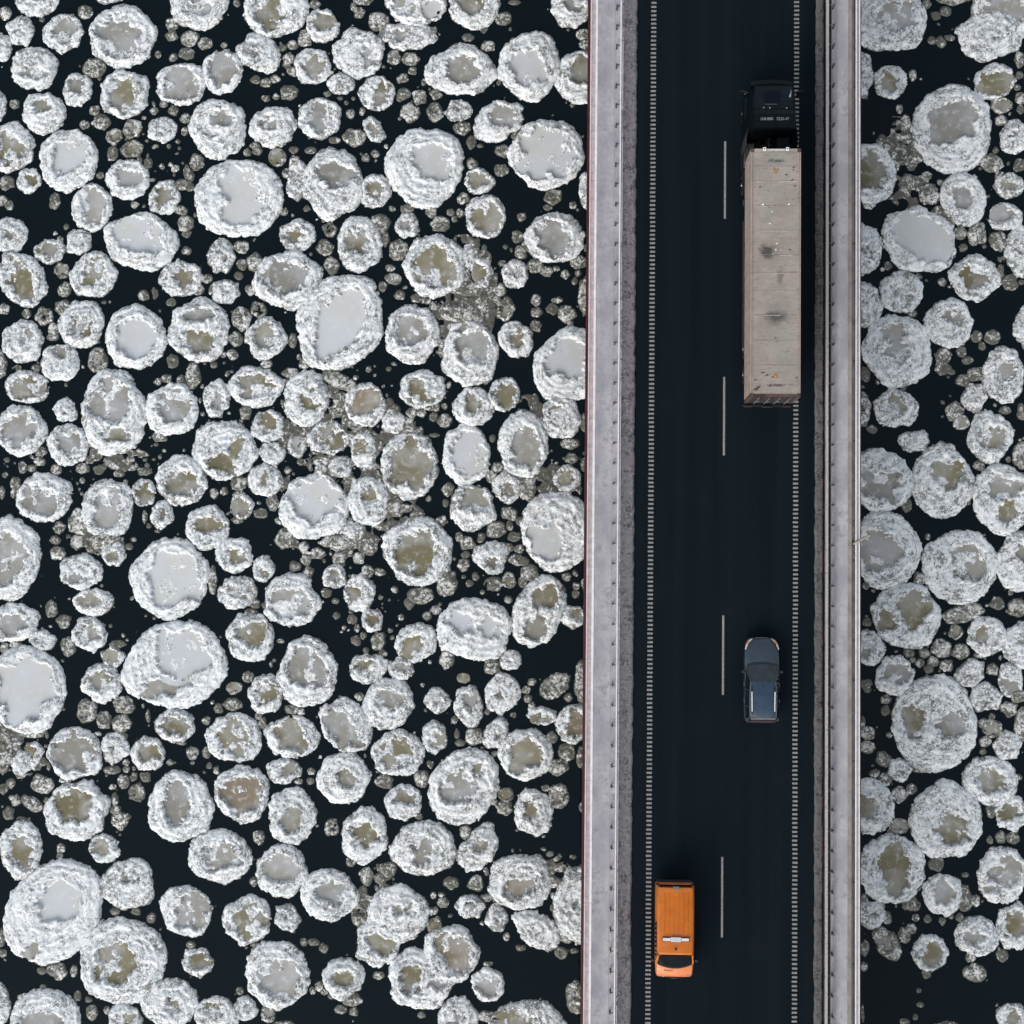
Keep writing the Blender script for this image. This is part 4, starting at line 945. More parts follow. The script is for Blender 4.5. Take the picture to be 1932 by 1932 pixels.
FLOES = [
(-29.19,-19.04,3.38,2.48,56,'w',(0.4,0.62,1.02,1.02),(-1.30,-2.27,0.68,0.28,"g"),"huge oval floe, pale and grey pools, at the left edge, level with the van's roof"),
(-22.52,-5.11,3.01,2.49,12,'w',(0.37,0.66,1.33,1.24),(-0.54,-1.22,1.18,0.47,"o"),"huge oval floe, pale and olive pools, in the left third, level with the car's bonnet"),
(-13.44,14.38,2.88,2.39,62,'w',(0,-0.06,1.8,1.09),None,"huge oval ice floe, pale snowy centre, in mid-water, level with the container's smudge"),
(19.94,-7.87,2.37,2.73,-0,'o',(-1.15,0.11,0.53,0.87),(0.91,-0.02,0.65,0.71,"g"),"huge round floe, olive and grey pools, right of the bridge, level with the car's tail"),
(-25.21,-21.7,2.51,2.48,-0,'o',(-0.37,-0.13,1.1,1),None,"huge round ice floe, olive pool, near the left edge, level with the van's cab"),
(-19.37,21.5,2.6,2.31,-0,'w',(0.05,0.67,0.99,0.99),(0.33,-0.73,1.12,0.65,"w"),"huge round floe, two pale pools, left of middle water, level with the container's front"),
(20.97,25.42,2.29,2.54,-0,'g',(0,0.38,1.15,1.12),None,"huge round ice floe, grey pool, right of the bridge, level with the cab rear"),
(-30.98,-6.61,2.26,2.53,-0,'w',(-0.06,-0,1.4,1.52),None,"huge round ice floe, pale snowy centre, at the left edge, level with the car's tail"),
(-22.92,-0.21,2.26,2.34,-0,'w',(0.25,-0.03,1.27,1.36),None,"huge round ice floe, pale snowy centre, in the left third, level with the lamp post"),
(-8.72,23.31,2.26,2.33,-0,'w',(0.44,0.25,1.02,0.87),None,"huge round ice floe, pale snowy centre, right of mid-water, level with the container's front"),
(-26.33,9.18,1.93,2.48,-0,'g',(-0.14,0.63,0.96,1.09),(0.19,-1.32,0.71,0.37,"o"),"huge oval floe, grey and olive pools, near the left edge, just behind the truck"),
(-1.02,2.66,2.02,2.31,-0,'w',(-0.55,-0.72,0.84,0.84),None,"huge round ice floe, pale snowy centre, touching the bridge, level with the lamp post"),
(21.35,0.85,2.14,2.08,-0,'o',(0.43,0.19,0.81,0.81),None,"huge round ice floe, olive pool, right of the bridge, level with the lamp post"),
(-32.17,0.83,1.77,2.51,-0,'g',(-0.03,-0.03,0.81,1.21),None,"huge oval ice floe, grey pool, at the left edge, level with the lamp post"),
(-1.79,24.03,2.14,2.05,-0,'w',(-0.09,-0.03,1.33,1.27),None,"huge round ice floe, pale snowy centre, touching the bridge, level with the container's front"),
(20.57,-13.14,2.02,2.17,-0,'o',(0.33,-0.5,0.76,0.62),None,"huge round ice floe, small olive pool, right of the bridge, midway between car and van"),
(-6.11,-11.68,2.34,1.86,60,'g',(-0.28,-0.03,0.84,0.87),(0.86,0.96,0.37,0.36,"o"),"huge oval floe, grey and olive pools, near the bridge, midway between car and van"),
(17.28,1.74,1.89,2.2,-0,'g',(-0.37,-0.06,1,0.93),None,"huge round ice floe, grey pool, beside the right rail, level with the lamp post"),
(-0.53,11.95,1.93,2.14,-0,'w',(-0,0.5,0.93,1.05),None,"huge round ice floe, pale snowy centre, touching the bridge, level with the container's tail"),
(17.4,31.6,2.33,1.77,-0,'g',(0.43,0.31,0.87,0.87),None,"huge oval ice floe, grey pool, beside the right rail, at the top edge"),
(24.18,32.39,2.17,1.86,-0,'g',(-0.31,-0.38,1.13,0.82),None,"huge round ice floe, grey pool, at the right edge, at the top edge"),
(19.12,19.13,2.18,1.85,-30,'w',(0.25,0.06,1.52,1.09),None,"huge oval ice floe, pale snowy centre, right of the bridge, level with the container's middle"),
(17.92,12.9,2.02,2,-0,'g',(-0.21,0.93,0.59,0.43),(0.03,-0.06,0.56,0.53,"g"),"huge round floe, two grey pools, beside the right rail, level with the container's tail"),
(-5.62,-2.9,2.17,1.81,-0,'w',(-0.69,0.36,0.71,0.53),(0.96,0.07,0.59,0.50,"w"),"huge oval floe, two pale pools, near the bridge, just ahead of the car"),
(-8.84,1.44,2,1.95,-0,'o',(-0.12,-0.06,1,1.12),None,"huge round ice floe, wide olive pool, right of mid-water, level with the lamp post"),
(-14.77,3.89,2.03,1.89,-0,'w',(0.02,0.44,1.24,1.02),None,"huge round ice floe, pale snowy centre, in mid-water, well behind the truck"),
(-22.09,-13.06,1.89,2.02,-0,'g',(-0.16,0.18,0.68,1.09),None,"huge round ice floe, grey pool, in the left third, midway between car and van"),
(17.57,-15.85,1.91,1.93,-0,'o',(0.15,0.09,0.82,1.02),None,"huge round ice floe, olive pool, beside the right rail, just behind the van"),
(-13.97,22.33,1.77,2.08,-0,'g',(0.15,0.54,0.87,0.71),None,"huge round ice floe, grey pool, in mid-water, level with the container's front"),
(0.51,-18.12,1.54,2.37,-0,'c',None,None,"huge long ice floe, rough crumbly top, touching the bridge, level with the van's roof"),
(-26.24,30.89,1.98,1.83,-0,'g',(-0.17,-0.06,0.99,1.12),None,"huge round ice floe, wide grey pool, near the left edge, at the top edge"),
(20.39,5.58,1.71,2.12,-0,'o',(0.27,0.53,0.79,0.78),None,"huge oval ice floe, olive pool, right of the bridge, well behind the truck"),
(-24.94,18.98,2.16,1.66,-12,'w',(-0.2,0.41,1.18,0.93),(0.71,-0.32,0.47,0.42,"o"),"huge oval floe, pale and olive pools, in the left third, level with the container's middle"),
(-2.81,29.11,1.77,2.02,-0,'w',(-0.06,-0.16,0.81,0.99),None,"huge round ice floe, pale snowy centre, near the bridge, above the truck"),
(-29.53,-25.04,2.02,1.77,-0,'g',(-0.25,-0.19,0.96,0.62),None,"huge round ice floe, grey pool, at the left edge, at the bottom edge"),
(18.43,-1.91,1.89,1.86,-0,'o',(0.36,0.35,0.79,0.88),(-1.13,-0.24,0.37,0.53,"o"),"huge round floe, two olive pools, right of the bridge, just ahead of the car"),
(-16.46,-22.27,1.81,1.93,-0,'g',(0.19,-0.24,1.04,0.94),None,"huge round ice floe, wide grey pool, left of middle water, level with the van's cab"),
(23.73,4.62,1.74,1.98,-0,'g',(0.09,0.62,0.87,0.59),(0.24,-0.70,0.50,0.55,"o"),"huge round floe, grey and olive pools, at the right edge, well behind the truck"),
(-15.01,-5.45,1.71,2,-0,'g',(-0.04,0.28,0.96,0.99),None,"huge round ice floe, wide grey pool, in mid-water, level with the car's bonnet"),
(-16.45,16.81,1.98,1.71,-0,'g',(-0.19,0.13,1.15,0.79),None,"huge round ice floe, grey pool, left of middle water, level with the container's smudge"),
(-2.38,-24.9,2.24,1.5,-0,'o',(-0.8,0.35,1.07,0.47),None,"huge oval ice floe, olive pool, near the bridge, at the bottom edge"),
(-25.15,13.49,1.75,1.88,-0,'w',(0.06,-0.06,1.02,0.96),None,"huge round ice floe, pale snowy centre, near the left edge, level with the container's smudge"),
(16.94,5.62,1.77,1.86,-0,'g',(0.06,-0.25,0.9,0.76),None,"huge round ice floe, grey pool, beside the right rail, well behind the truck"),
(-21.5,13.91,1.75,1.86,-0,'o',(-0.15,-0.63,0.9,0.62),(0.02,0.79,0.74,0.36,"g"),"huge round floe, olive and grey pools, in the left third, level with the container's smudge"),
(-9.4,6.24,1.6,2.03,-0,'o',(0.06,0.06,0.94,1.33),None,"huge oval ice floe, wide olive pool, right of mid-water, well behind the truck"),
(-19.95,7.11,1.86,1.75,-20,'o',(0.01,-0.82,0.74,0.53),(0.66,0.04,0.32,0.56,"o"),"huge round floe, two olive pools, left of middle water, just behind the truck"),
(-8.43,-22.36,1.8,1.8,-0,'o',(-0.59,0.05,0.57,0.69),(1.05,-0.22,0.37,0.31,"g"),"huge round floe, olive and grey pools, right of mid-water, level with the van's cab"),
(-8.09,17.61,1.74,1.86,-0,'o',(0,-0.13,1.04,1.07),None,"huge round ice floe, wide olive pool, right of mid-water, level with the container's middle"),
(-27.99,-13.37,1.87,1.72,-0,'o',(-0.1,0.34,0.96,0.84),None,"large round ice floe, olive pool, near the left edge, midway between car and van"),
(-29.24,23.71,1.8,1.77,-0,'w',(0.17,0.38,0.96,0.93),None,"large round ice floe, pale snowy centre, near the left edge, level with the container's front"),
(-17.42,32.46,1.89,1.64,-0,'o',(-0.22,-0.32,0.81,0.68),None,"large round ice floe, olive pool, left of middle water, at the top edge"),
(-6.03,12.62,1.62,1.89,-0,'g',(0.18,0.38,0.88,0.84),(-0.58,1.51,0.40,0.22,"o"),"large round floe, grey and olive pools, near the bridge, level with the container's tail"),
(-2.03,-1.87,2.14,1.41,68,'o',(0.43,0.78,0.68,0.62),(-0.12,-0.90,0.62,0.59,"o"),"large long floe, two olive pools, touching the bridge, just ahead of the car"),
(-6.71,28.84,1.98,1.52,-0,'g',(0.13,0.06,0.86,0.69),None,"large oval ice floe, grey pool, near the bridge, above the truck"),
(-2.91,-16.9,1.81,1.64,-0,'b',(0.03,-0.18,0.79,0.63),None,"large round ice floe, brown pool, near the bridge, level with the van's roof"),
(-20.62,25.52,1.64,1.8,-0,'g',(0.34,0.54,0.59,0.4),(-0.28,-0.22,0.32,0.32,"g"),"large round floe, two grey pools, in the left third, level with the cab rear"),
(-8.33,-15.18,1.92,1.52,-0,'g',(-0.03,-0.15,0.53,0.62),None,"large oval ice floe, small grey pool, right of mid-water, just behind the van"),
(-19.81,-15.77,1.83,1.56,-0,'g',(0.06,0,0.84,0.69),None,"large round ice floe, grey pool, left of middle water, just behind the van"),
(-21.84,32.87,1.8,1.58,-0,'g',(0.1,-0.26,0.59,0.5),None,"large round ice floe, small grey pool, in the left third, at the top edge"),
(-9.34,32.94,1.79,1.58,-0,'g',(-0.63,-0.32,0.62,0.56),(0.89,-0.58,0.53,0.47,"w"),"large round floe, grey and pale pools, right of mid-water, at the top edge"),
(-9.71,-18.78,1.72,1.58,-0,'o',(0.37,0.19,0.53,0.26),None,"large round ice floe, small olive pool, right of mid-water, level with the van's roof"),
(-26.57,3.67,1.46,1.86,-0,'g',(0,-0.13,0.74,0.9),None,"large oval ice floe, grey pool, near the left edge, well behind the truck"),
(-2.98,7.5,1.5,1.8,-0,'g',(0.19,-0.22,0.69,1.07),None,"large oval ice floe, wide grey pool, near the bridge, just behind the truck"),
(-9.33,13.73,1.56,1.71,-0,'g',(-0.13,0.19,0.87,0.73),None,"large round ice floe, grey pool, right of mid-water, level with the container's smudge"),
(-18.59,-12.27,1.6,1.66,-0,'b',(0.03,0,1.02,0.94),None,"large round ice floe, wide brown pool, left of middle water, midway between car and van"),
(23.07,30.69,1.86,1.43,-0,'c',None,None,"large oval ice floe, rough crumbly top, at the right edge, at the top edge"),
(-6.78,-20.99,1.61,1.64,-0,'b',(0.12,0.06,0.82,1.04),None,"large round ice floe, wide brown pool, right of mid-water, level with the van's cab"),
(-1.31,19.23,1.74,1.49,-0,'g',(-0.09,-0,0.79,0.86),None,"large round ice floe, grey pool, touching the bridge, level with the container's middle"),
(16.42,22.91,1.49,1.74,-0,'o',(0.06,0.06,0.69,0.96),None,"large round ice floe, olive pool, beside the right rail, level with the container's front"),
(24.75,1.16,1.44,1.75,-0,'o',(0,0.52,0.32,0.38),None,"large oval ice floe, small olive pool, at the right edge, level with the lamp post"),
(-15.98,-1.36,1.58,1.56,-0,'g',(-0.06,-0.19,0.94,0.82),None,"large round ice floe, wide grey pool, left of middle water, just ahead of the car"),
(-6.19,6.89,1.41,1.72,-0,'w',(0.16,0,0.82,1.12),None,"large oval ice floe, pale snowy centre, near the bridge, just behind the truck"),
(-23,9.36,1.55,1.55,-0,'g',(0.22,0.22,0.84,0.87),None,"large round ice floe, wide grey pool, in the left third, just behind the truck"),
(-22.51,-23.98,1.64,1.46,-0,'o',(0.28,-0.12,0.36,0.42),None,"large round ice floe, small olive pool, in the left third, at the bottom edge"),
(-13.61,-17.81,1.64,1.46,-0,'g',(0.12,0.19,0.61,0.57),None,"large round ice floe, grey pool, in mid-water, level with the van's roof"),
(-28.15,-10.18,1.58,1.5,-0,'g',(0,0,1,0.94),None,"large round ice floe, wide grey pool, near the left edge, just behind the car"),
(0.15,28.43,1.52,1.55,-0,'o',(0.12,0.32,0.81,0.71),None,"large round ice floe, olive pool, touching the bridge, above the truck"),
(-30.24,4.3,1.66,1.41,-0,'g',(-0.25,-0.16,0.93,0.76),None,"large round ice floe, wide grey pool, at the left edge, well behind the truck"),
(-6.02,32.73,1.46,1.61,-0,'o',(-0.09,-0.06,0.68,0.59),None,"large round ice floe, olive pool, near the bridge, at the top edge"),
(-12.75,-8.36,1.64,1.41,-50,'g',(-0.25,-0.19,1.05,0.62),None,"large round ice floe, wide grey pool, in mid-water, level with the car's tail"),
(-31.83,16.84,1.72,1.33,-55,'o',(-0.03,-0.1,1.05,0.76),None,"large oval ice floe, wide olive pool, at the left edge, level with the container's smudge"),
(-24.98,-17.37,1.54,1.49,-0,'c',None,None,"large round ice floe, rough crumbly top, near the left edge, level with the van's roof"),
(-2.64,-9.85,1.48,1.55,-0,'o',(-0.06,0.03,0.76,0.88),None,"large round ice floe, wide olive pool, near the bridge, just behind the car"),
(-19.11,-9.16,1.6,1.43,-0,'o',(0,-0.03,0.76,0.9),None,"large round ice floe, wide olive pool, left of middle water, just behind the car"),
(-15.76,-13.46,1.4,1.62,-0,'o',(-0.03,-0.19,0.57,0.6),None,"large round ice floe, olive pool, left of middle water, midway between car and van"),
(-12.89,-11.32,1.52,1.46,-0,'o',(0.19,0,0.45,0.41),None,"large round ice floe, small olive pool, in mid-water, midway between car and van"),
(-21.64,-18.84,1.52,1.46,-0,'g',(0.38,-0.02,0.87,0.82),None,"large round ice floe, wide grey pool, in the left third, level with the van's roof"),
(-12.61,29.88,1.55,1.43,-0,'g',(0.67,-0.13,0.32,0.56),None,"large round ice floe, small grey pool, in mid-water, above the truck"),
(-12.4,18.87,1.33,1.64,-0,'o',(-0.03,0.13,0.65,0.67),None,"large oval ice floe, olive pool, in mid-water, level with the container's middle"),
(-22.36,5.34,1.46,1.5,-0,'o',(0.1,-0.16,0.82,0.62),None,"large round ice floe, olive pool, in the left third, well behind the truck"),
(-31.67,8.14,1.49,1.46,-0,'g',(-0.16,0.06,0.88,0.82),None,"large round ice floe, wide grey pool, at the left edge, just behind the truck"),
(-16.3,-16.54,1.49,1.46,-0,'g',(-0.06,0.15,0.84,0.73),None,"large round ice floe, wide grey pool, left of middle water, just behind the van"),
(-15.33,10.03,1.31,1.64,-0,'o',(0.22,0.03,0.45,0.69),None,"large oval ice floe, small olive pool, in mid-water, level with the container's tail"),
(-26.06,27.55,1.5,1.44,-0,'o',(-0.06,-0.06,0.81,0.9),None,"large round ice floe, wide olive pool, near the left edge, level with the cab front"),
(23.6,-16.08,1.33,1.61,-0,'g',(0.18,0.18,0.88,0.69),(-0.48,-0.76,0.47,0.22,"g"),"large oval floe, two grey pools, at the right edge, just behind the van"),
(-11.67,-14.47,1.27,1.67,-0,'o',(0.06,0.06,0.76,0.57),None,"large oval ice floe, olive pool, in mid-water, just behind the van"),
(-10.43,-7.13,1.43,1.49,-0,'g',(0.03,0.28,0.69,0.51),None,"large round ice floe, grey pool, right of mid-water, level with the car's tail"),
(22.99,-10.95,1.52,1.4,-0,'o',(-0.09,0.03,0.76,0.56),None,"large round ice floe, olive pool, at the right edge, midway between car and van"),
(16.43,-12.42,1.33,1.55,-0,'o',(-0.21,-0.12,0.48,0.57),None,"large round ice floe, small olive pool, beside the right rail, midway between car and van"),
(-32.61,24.42,1.4,1.46,-0,'o',(0.03,-0.06,0.74,0.71),None,"large round ice floe, olive pool, at the left edge, level with the cab rear"),
(21.58,21.44,1.33,1.52,-0,'g',(0,0.09,0.63,0.53),None,"large round ice floe, grey pool, right of the bridge, level with the container's front"),
(20.83,14.46,1.43,1.41,-0,'c',(0.18,0.31,0.56,0.34),None,"large round ice floe, rough broken centre, right of the bridge, level with the container's smudge"),
(-31.1,-15.59,1.21,1.66,-0,'o',(0.1,-0.12,0.59,0.82),None,"large oval ice floe, olive pool, at the left edge, just behind the van"),
(-9.83,-9.89,1.5,1.32,-0,'o',(-0.15,-0.03,0.9,0.82),None,"large round ice floe, wide olive pool, right of mid-water, just behind the car"),
(-22.74,28.12,1.55,1.27,-0,'g',(-0.06,-0.06,0.9,0.78),None,"large oval ice floe, wide grey pool, in the left third, level with the cab front"),
(23.78,11.56,1.18,1.66,-0,'g',(0.09,0.25,0.47,0.66),None,"large oval ice floe, grey pool, at the right edge, level with the container's tail"),
(-18.3,-3.5,1.36,1.41,-0,'o',(0.15,0.16,0.67,0.66),None,"large round ice floe, olive pool, left of middle water, just ahead of the car"),
(-18.25,10.68,1.58,1.21,-0,'o',(0.16,0.03,1.02,0.61),None,"large oval ice floe, wide olive pool, left of middle water, level with the container's tail"),
(-28.29,14.24,1.36,1.4,-0,'o',(0,-0.13,0.57,0.55),None,"lower large round ice floe, olive pool, near the left edge, level with the container's smudge"),
(-18.19,-19.27,1.41,1.33,45,'o',(0.06,-0.09,0.99,0.74),None,"large round ice floe, wide olive pool, left of middle water, level with the van's roof"),
(-15.83,-9.05,1.58,1.18,-0,'o',(-0.1,0.09,0.79,0.72),None,"large oval ice floe, wide olive pool, left of middle water, just behind the car"),
(-10.83,-20.39,1.29,1.44,-0,'o',(0.22,0,0.57,0.67),None,"large round ice floe, olive pool, in mid-water, level with the van's cab"),
(23.04,8.09,1.27,1.46,-0,'o',(0.03,-0.03,0.73,0.66),None,"large round ice floe, olive pool, at the right edge, just behind the truck"),
(-27.64,17.07,1.31,1.4,-0,'o',(0.06,0.1,0.59,0.79),None,"upper large round ice floe, olive pool, near the left edge, level with the container's smudge"),
(22.21,17.01,1.41,1.27,-0,'o',(-0.03,-0.06,0.72,0.63),None,"large round ice floe, olive pool, right of the bridge, level with the container's smudge"),
(-5.81,3.9,1.31,1.35,-0,'o',(0.18,0.5,0.78,0.59),None,"large round ice floe, olive pool, near the bridge, well behind the truck"),
(-31.33,29.06,1.4,1.27,-0,'g',(-0.09,-0.27,0.62,0.31),None,"large round ice floe, small grey pool, at the left edge, above the truck"),
(-4.6,25.91,1.55,1.12,25,'g',(0.25,0.25,0.59,0.65),None,"medium oval ice floe, grey pool, near the bridge, level with the cab rear"),
(-11.67,4.22,1.24,1.4,-0,'o',(0.12,0.13,0.38,0.57),None,"medium round ice floe, small olive pool, in mid-water, well behind the truck"),
(-20.82,2.65,1.27,1.35,-0,'o',(-0,0.19,0.69,0.45),None,"medium round ice floe, olive pool, in the left third, level with the lamp post"),
(-17.44,25.64,1.4,1.21,-0,'g',(-0.29,0.16,0.47,0.34),None,"medium round ice floe, small grey pool, left of middle water, level with the cab rear"),
(-27.85,20.97,1.2,1.38,-0,'g',(0.13,0.12,0.62,0.93),None,"medium round ice floe, wide grey pool, near the left edge, level with the container's front"),
(-30.73,26.44,1.3,1.24,-0,'o',(-0.14,0.42,0.47,0.37),None,"medium round ice floe, small olive pool, at the left edge, level with the cab front"),
(-0.45,32.64,1.21,1.33,-0,'g',(0.19,-0,0.45,0.4),None,"medium round ice floe, small grey pool, touching the bridge, at the top edge"),
(-20.45,28.82,1.24,1.28,-0,'g',(0.06,0.13,0.65,0.84),None,"medium round ice floe, wide grey pool, left of middle water, above the truck"),
(-31.8,-2.81,1.46,1.09,-0,'g',(-0.19,-0.13,0.87,0.5),None,"medium oval ice floe, wide grey pool, at the left edge, just ahead of the car"),
(-31.68,13.21,1.27,1.24,-0,'g',(0.36,0.13,0.32,0.55),None,"medium round ice floe, small grey pool, at the left edge, level with the container's tail"),
(-5.23,20.46,1.18,1.31,-0,'o',(0.03,-0.09,0.79,0.74),None,"medium round ice floe, wide olive pool, near the bridge, level with the container's middle"),
(-14.78,26.12,1.27,1.21,-0,'g',(-0.03,-0.06,0.71,0.59),None,"medium round ice floe, wide grey pool, in mid-water, level with the cab rear"),
(16.05,18.65,1.05,1.43,-0,'c',(0.09,-0.16,0.28,0.38),None,"medium oval ice floe, rough broken centre, beside the right rail, level with the container's middle"),
(-25.8,22.59,1.27,1.18,-0,'g',(0.1,0.03,0.68,0.53),None,"medium round ice floe, grey pool, near the left edge, level with the container's front"),
(-31.3,33.17,1.3,1.15,-0,'c',None,None,"medium round ice floe, rough crumbly top, at the left edge, at the top edge"),
(-11.93,9.7,1.12,1.33,-0,'b',(-0,0.19,0.73,0.73),None,"medium oval ice floe, wide brown pool, in mid-water, level with the container's tail"),
(-2.21,-13.07,1.15,1.29,-0,'o',(-0.16,0.12,0.32,0.51),None,"medium round ice floe, small olive pool, near the bridge, midway between car and van"),
(-28.94,7.31,1.18,1.23,-0,'g',(0.22,0.1,0.57,0.63),None,"medium round ice floe, grey pool, near the left edge, just behind the truck"),
(24.73,-3.49,1.02,1.41,-0,'c',None,None,"medium oval ice floe, rough crumbly top, at the right edge, level with the car's bonnet"),
(-19.84,-24.65,1.27,1.13,-0,'o',(-0.26,0.36,0.51,0.34),None,"medium round ice floe, small olive pool, in the left third, at the bottom edge"),
(-5.3,-15.1,1.46,0.98,62,'c',(0.06,0.18,0.37,0.37),None,"medium oval ice floe, rough broken centre, near the bridge, just behind the van"),
(-17.66,13.48,1.18,1.21,-0,'o',(-0.03,0.09,0.55,0.61),None,"medium round ice floe, olive pool, left of middle water, level with the container's smudge"),
(18.14,16.19,1.21,1.18,-0,'o',(0.28,0,0.32,0.68),(-0.37,0.06,0.21,0.53,"o"),"medium round floe, two olive pools, beside the right rail, level with the container's smudge"),
(-18.3,29.84,1.33,1.07,-35,'c',None,None,"medium oval ice floe, rough crumbly top, left of middle water, above the truck"),
(-8.73,10.6,1.3,1.09,-0,'o',(-0.22,0.06,0.48,0.43),(-0.09,-0.51,0.62,0.19,"o"),"medium oval floe, two olive pools, right of mid-water, level with the container's tail"),
(16.17,15.53,0.99,1.41,-0,'c',None,None,"medium oval ice floe, rough crumbly top, beside the right rail, level with the container's smudge"),
(24.31,-18.9,1.09,1.29,-0,'o',(0,0.12,0.53,0.66),None,"medium oval ice floe, olive pool, at the right edge, level with the van's roof"),
(-9.79,30.86,1.71,0.82,-0,'c',(-0.54,-0.03,0.37,0.34),None,"medium long ice floe, rough broken centre, right of mid-water, at the top edge"),
(-2,-19.56,1.44,0.96,-30,'c',None,None,"medium oval ice floe, rough crumbly top, touching the bridge, level with the van's cab"),
(17.83,9.67,1.27,1.09,-0,'o',(-0.06,0.12,0.5,0.51),None,"medium round ice floe, olive pool, beside the right rail, just behind the truck"),
(-12.74,-22.38,1.19,1.15,-0,'o',(0,0,0.51,0.41),None,"medium round ice floe, olive pool, in mid-water, level with the van's cab"),
(-5.81,9.61,1.21,1.13,-0,'o',(-0,0.13,0.47,0.51),None,"medium round ice floe, olive pool, near the bridge, just behind the truck"),
(22.21,-19.42,1.18,1.15,-0,'c',(-0.18,-0.06,0.43,0.31),None,"medium round ice floe, rough broken centre, right of the bridge, level with the van's cab"),
(-29.72,31.1,1.19,1.13,-0,'g',(0.11,0.13,0.65,0.53),None,"medium round ice floe, grey pool, near the left edge, at the top edge"),
(-22.6,16.89,1.27,1.05,-0,'o',(0.22,0.03,0.38,0.5),None,"medium oval ice floe, small olive pool, in the left third, level with the container's smudge"),
(24.81,18.51,0.93,1.44,-0,'c',None,None,"medium long ice floe, rough crumbly top, at the right edge, level with the container's middle"),
(-6.28,-24.5,1.15,1.17,-0,'c',(-0.22,-0,0.38,0.38),None,"medium round ice floe, rough broken centre, right of mid-water, at the bottom edge"),
(-8.9,-3.68,1.21,1.1,40,'o',(-0.2,-0.22,0.69,0.47),None,"medium round ice floe, olive pool, right of mid-water, level with the car's bonnet"),
(20.38,-17.19,1.13,1.17,-0,'g',(0.03,0.09,0.51,0.6),None,"medium round ice floe, grey pool, right of the bridge, level with the van's roof"),
(-26.69,-6.18,1.21,1.09,-0,'o',(-0.1,0.09,0.57,0.51),None,"medium round ice floe, olive pool, near the left edge, level with the car's tail"),
(-28.02,0.11,1.25,1.02,-0,'c',(-0.21,-0.35,0.47,0.25),None,"medium oval ice floe, rough broken centre, near the left edge, level with the lamp post"),
(-29.48,12.02,1.15,1.12,-0,'c',(0.08,0.63,0.43,0.3),None,"medium round ice floe, rough broken centre, near the left edge, level with the container's tail"),
(22.83,-2.99,1.13,1.13,-0,'o',(0,0.12,0.63,0.38),None,"medium round ice floe, olive pool, at the right edge, just ahead of the car"),
(-31.37,10.65,1.31,0.96,-0,'o',(0.16,-0.09,0.9,0.53),None,"medium oval ice floe, wide olive pool, at the left edge, level with the container's tail"),
(17.76,-5.21,1.12,1.12,-0,'g',(0.06,0.06,0.66,0.53),None,"medium round ice floe, wide grey pool, beside the right rail, level with the car's bonnet"),
(23.31,28.11,1.21,1.02,-0,'o',(0.06,-0.09,0.88,0.56),None,"medium oval ice floe, wide olive pool, at the right edge, level with the cab front"),
(-14.04,7.81,1.21,1,-0,'o',(0.13,0.03,0.82,0.69),None,"medium oval ice floe, wide olive pool, in mid-water, just behind the truck"),
(-15.24,29.12,1.05,1.13,-0,'o',(0.13,-0.06,0.47,0.53),None,"medium round ice floe, olive pool, in mid-water, above the truck"),
(-17.37,-6.69,1,1.18,-0,'o',(0.03,0.06,0.57,0.52),None,"medium round ice floe, olive pool, left of middle water, level with the car's tail"),
(0,-8.13,1.04,1.13,-0,'b',(0.18,0.06,0.45,0.69),None,"medium round ice floe, brown pool, touching the bridge, level with the car's tail"),
(-4,-6.52,0.99,1.18,-0,'c',None,None,"medium oval ice floe, rough crumbly top, near the bridge, level with the car's tail"),
(-32.59,19.36,1.09,1.05,-0,'c',None,None,"medium round ice floe, rough crumbly top, at the left edge, level with the container's middle"),
(-22.45,-8.52,1.21,0.94,-0,'o',(0.06,-0.09,0.69,0.41),None,"medium oval ice floe, olive pool, in the left third, just behind the car"),
(-19,-0.99,1.21,0.93,-0,'c',(0.25,0.13,0.65,0.38),None,"medium oval ice floe, rough broken centre, left of middle water, just ahead of the car"),
(-9.48,-12.62,1.05,1.04,-0,'o',(0.18,0.25,0.57,0.41),None,"medium round ice floe, olive pool, right of mid-water, midway between car and van"),
(-19.28,1.13,1.07,1.02,-0,'o',(0.06,-0.06,0.53,0.41),None,"medium round ice floe, olive pool, left of middle water, level with the lamp post"),
(25.16,14.29,0.81,1.31,-0,'c',None,None,"medium long ice floe, rough crumbly top, at the right edge, level with the container's smudge"),
(-3.44,13.44,1.02,1.02,-0,'o',(0.12,0,0.36,0.48),None,"medium round ice floe, olive pool, near the bridge, level with the container's tail"),
(19.68,-20.4,1.02,1.02,-0,'o',(0.12,-0.09,0.47,0.6),None,"medium round ice floe, olive pool, right of the bridge, level with the van's cab"),
(-11.51,27.51,1.05,0.99,-0,'o',(0.25,-0,0.43,0.53),None,"medium round ice floe, olive pool, in mid-water, level with the cab front"),
(-0.85,9.32,1.09,0.96,-0,'o',(-0.28,0.06,0.28,0.34),None,"medium round ice floe, small olive pool, touching the bridge, just behind the truck"),
(-0.85,8.79,1.09,0.96,-0,'c',None,None,"medium round ice floe, rough crumbly top, touching the bridge, just behind the truck"),
(15.86,28.51,0.73,1.41,-0,'c',None,None,"medium long ice floe, rough crumbly top, beside the right rail, above the truck"),
(-23.99,-10.12,1.04,0.98,-0,'o',(0.06,0.09,0.53,0.45),None,"medium round ice floe, olive pool, in the left third, just behind the car"),
(-15.95,19.37,1.05,0.96,-0,'o',(-0.22,0.03,0.47,0.37),None,"medium round ice floe, olive pool, left of middle water, level with the container's middle"),
(-27.44,-3.42,1.02,0.98,-0,'o',(-0.06,0.06,0.57,0.48),None,"medium round ice floe, wide olive pool, near the left edge, just ahead of the car"),
(-11.61,-5.16,1.15,0.87,-0,'o',(-0.25,0.21,0.38,0.29),None,"medium oval ice floe, small olive pool, in mid-water, level with the car's bonnet"),
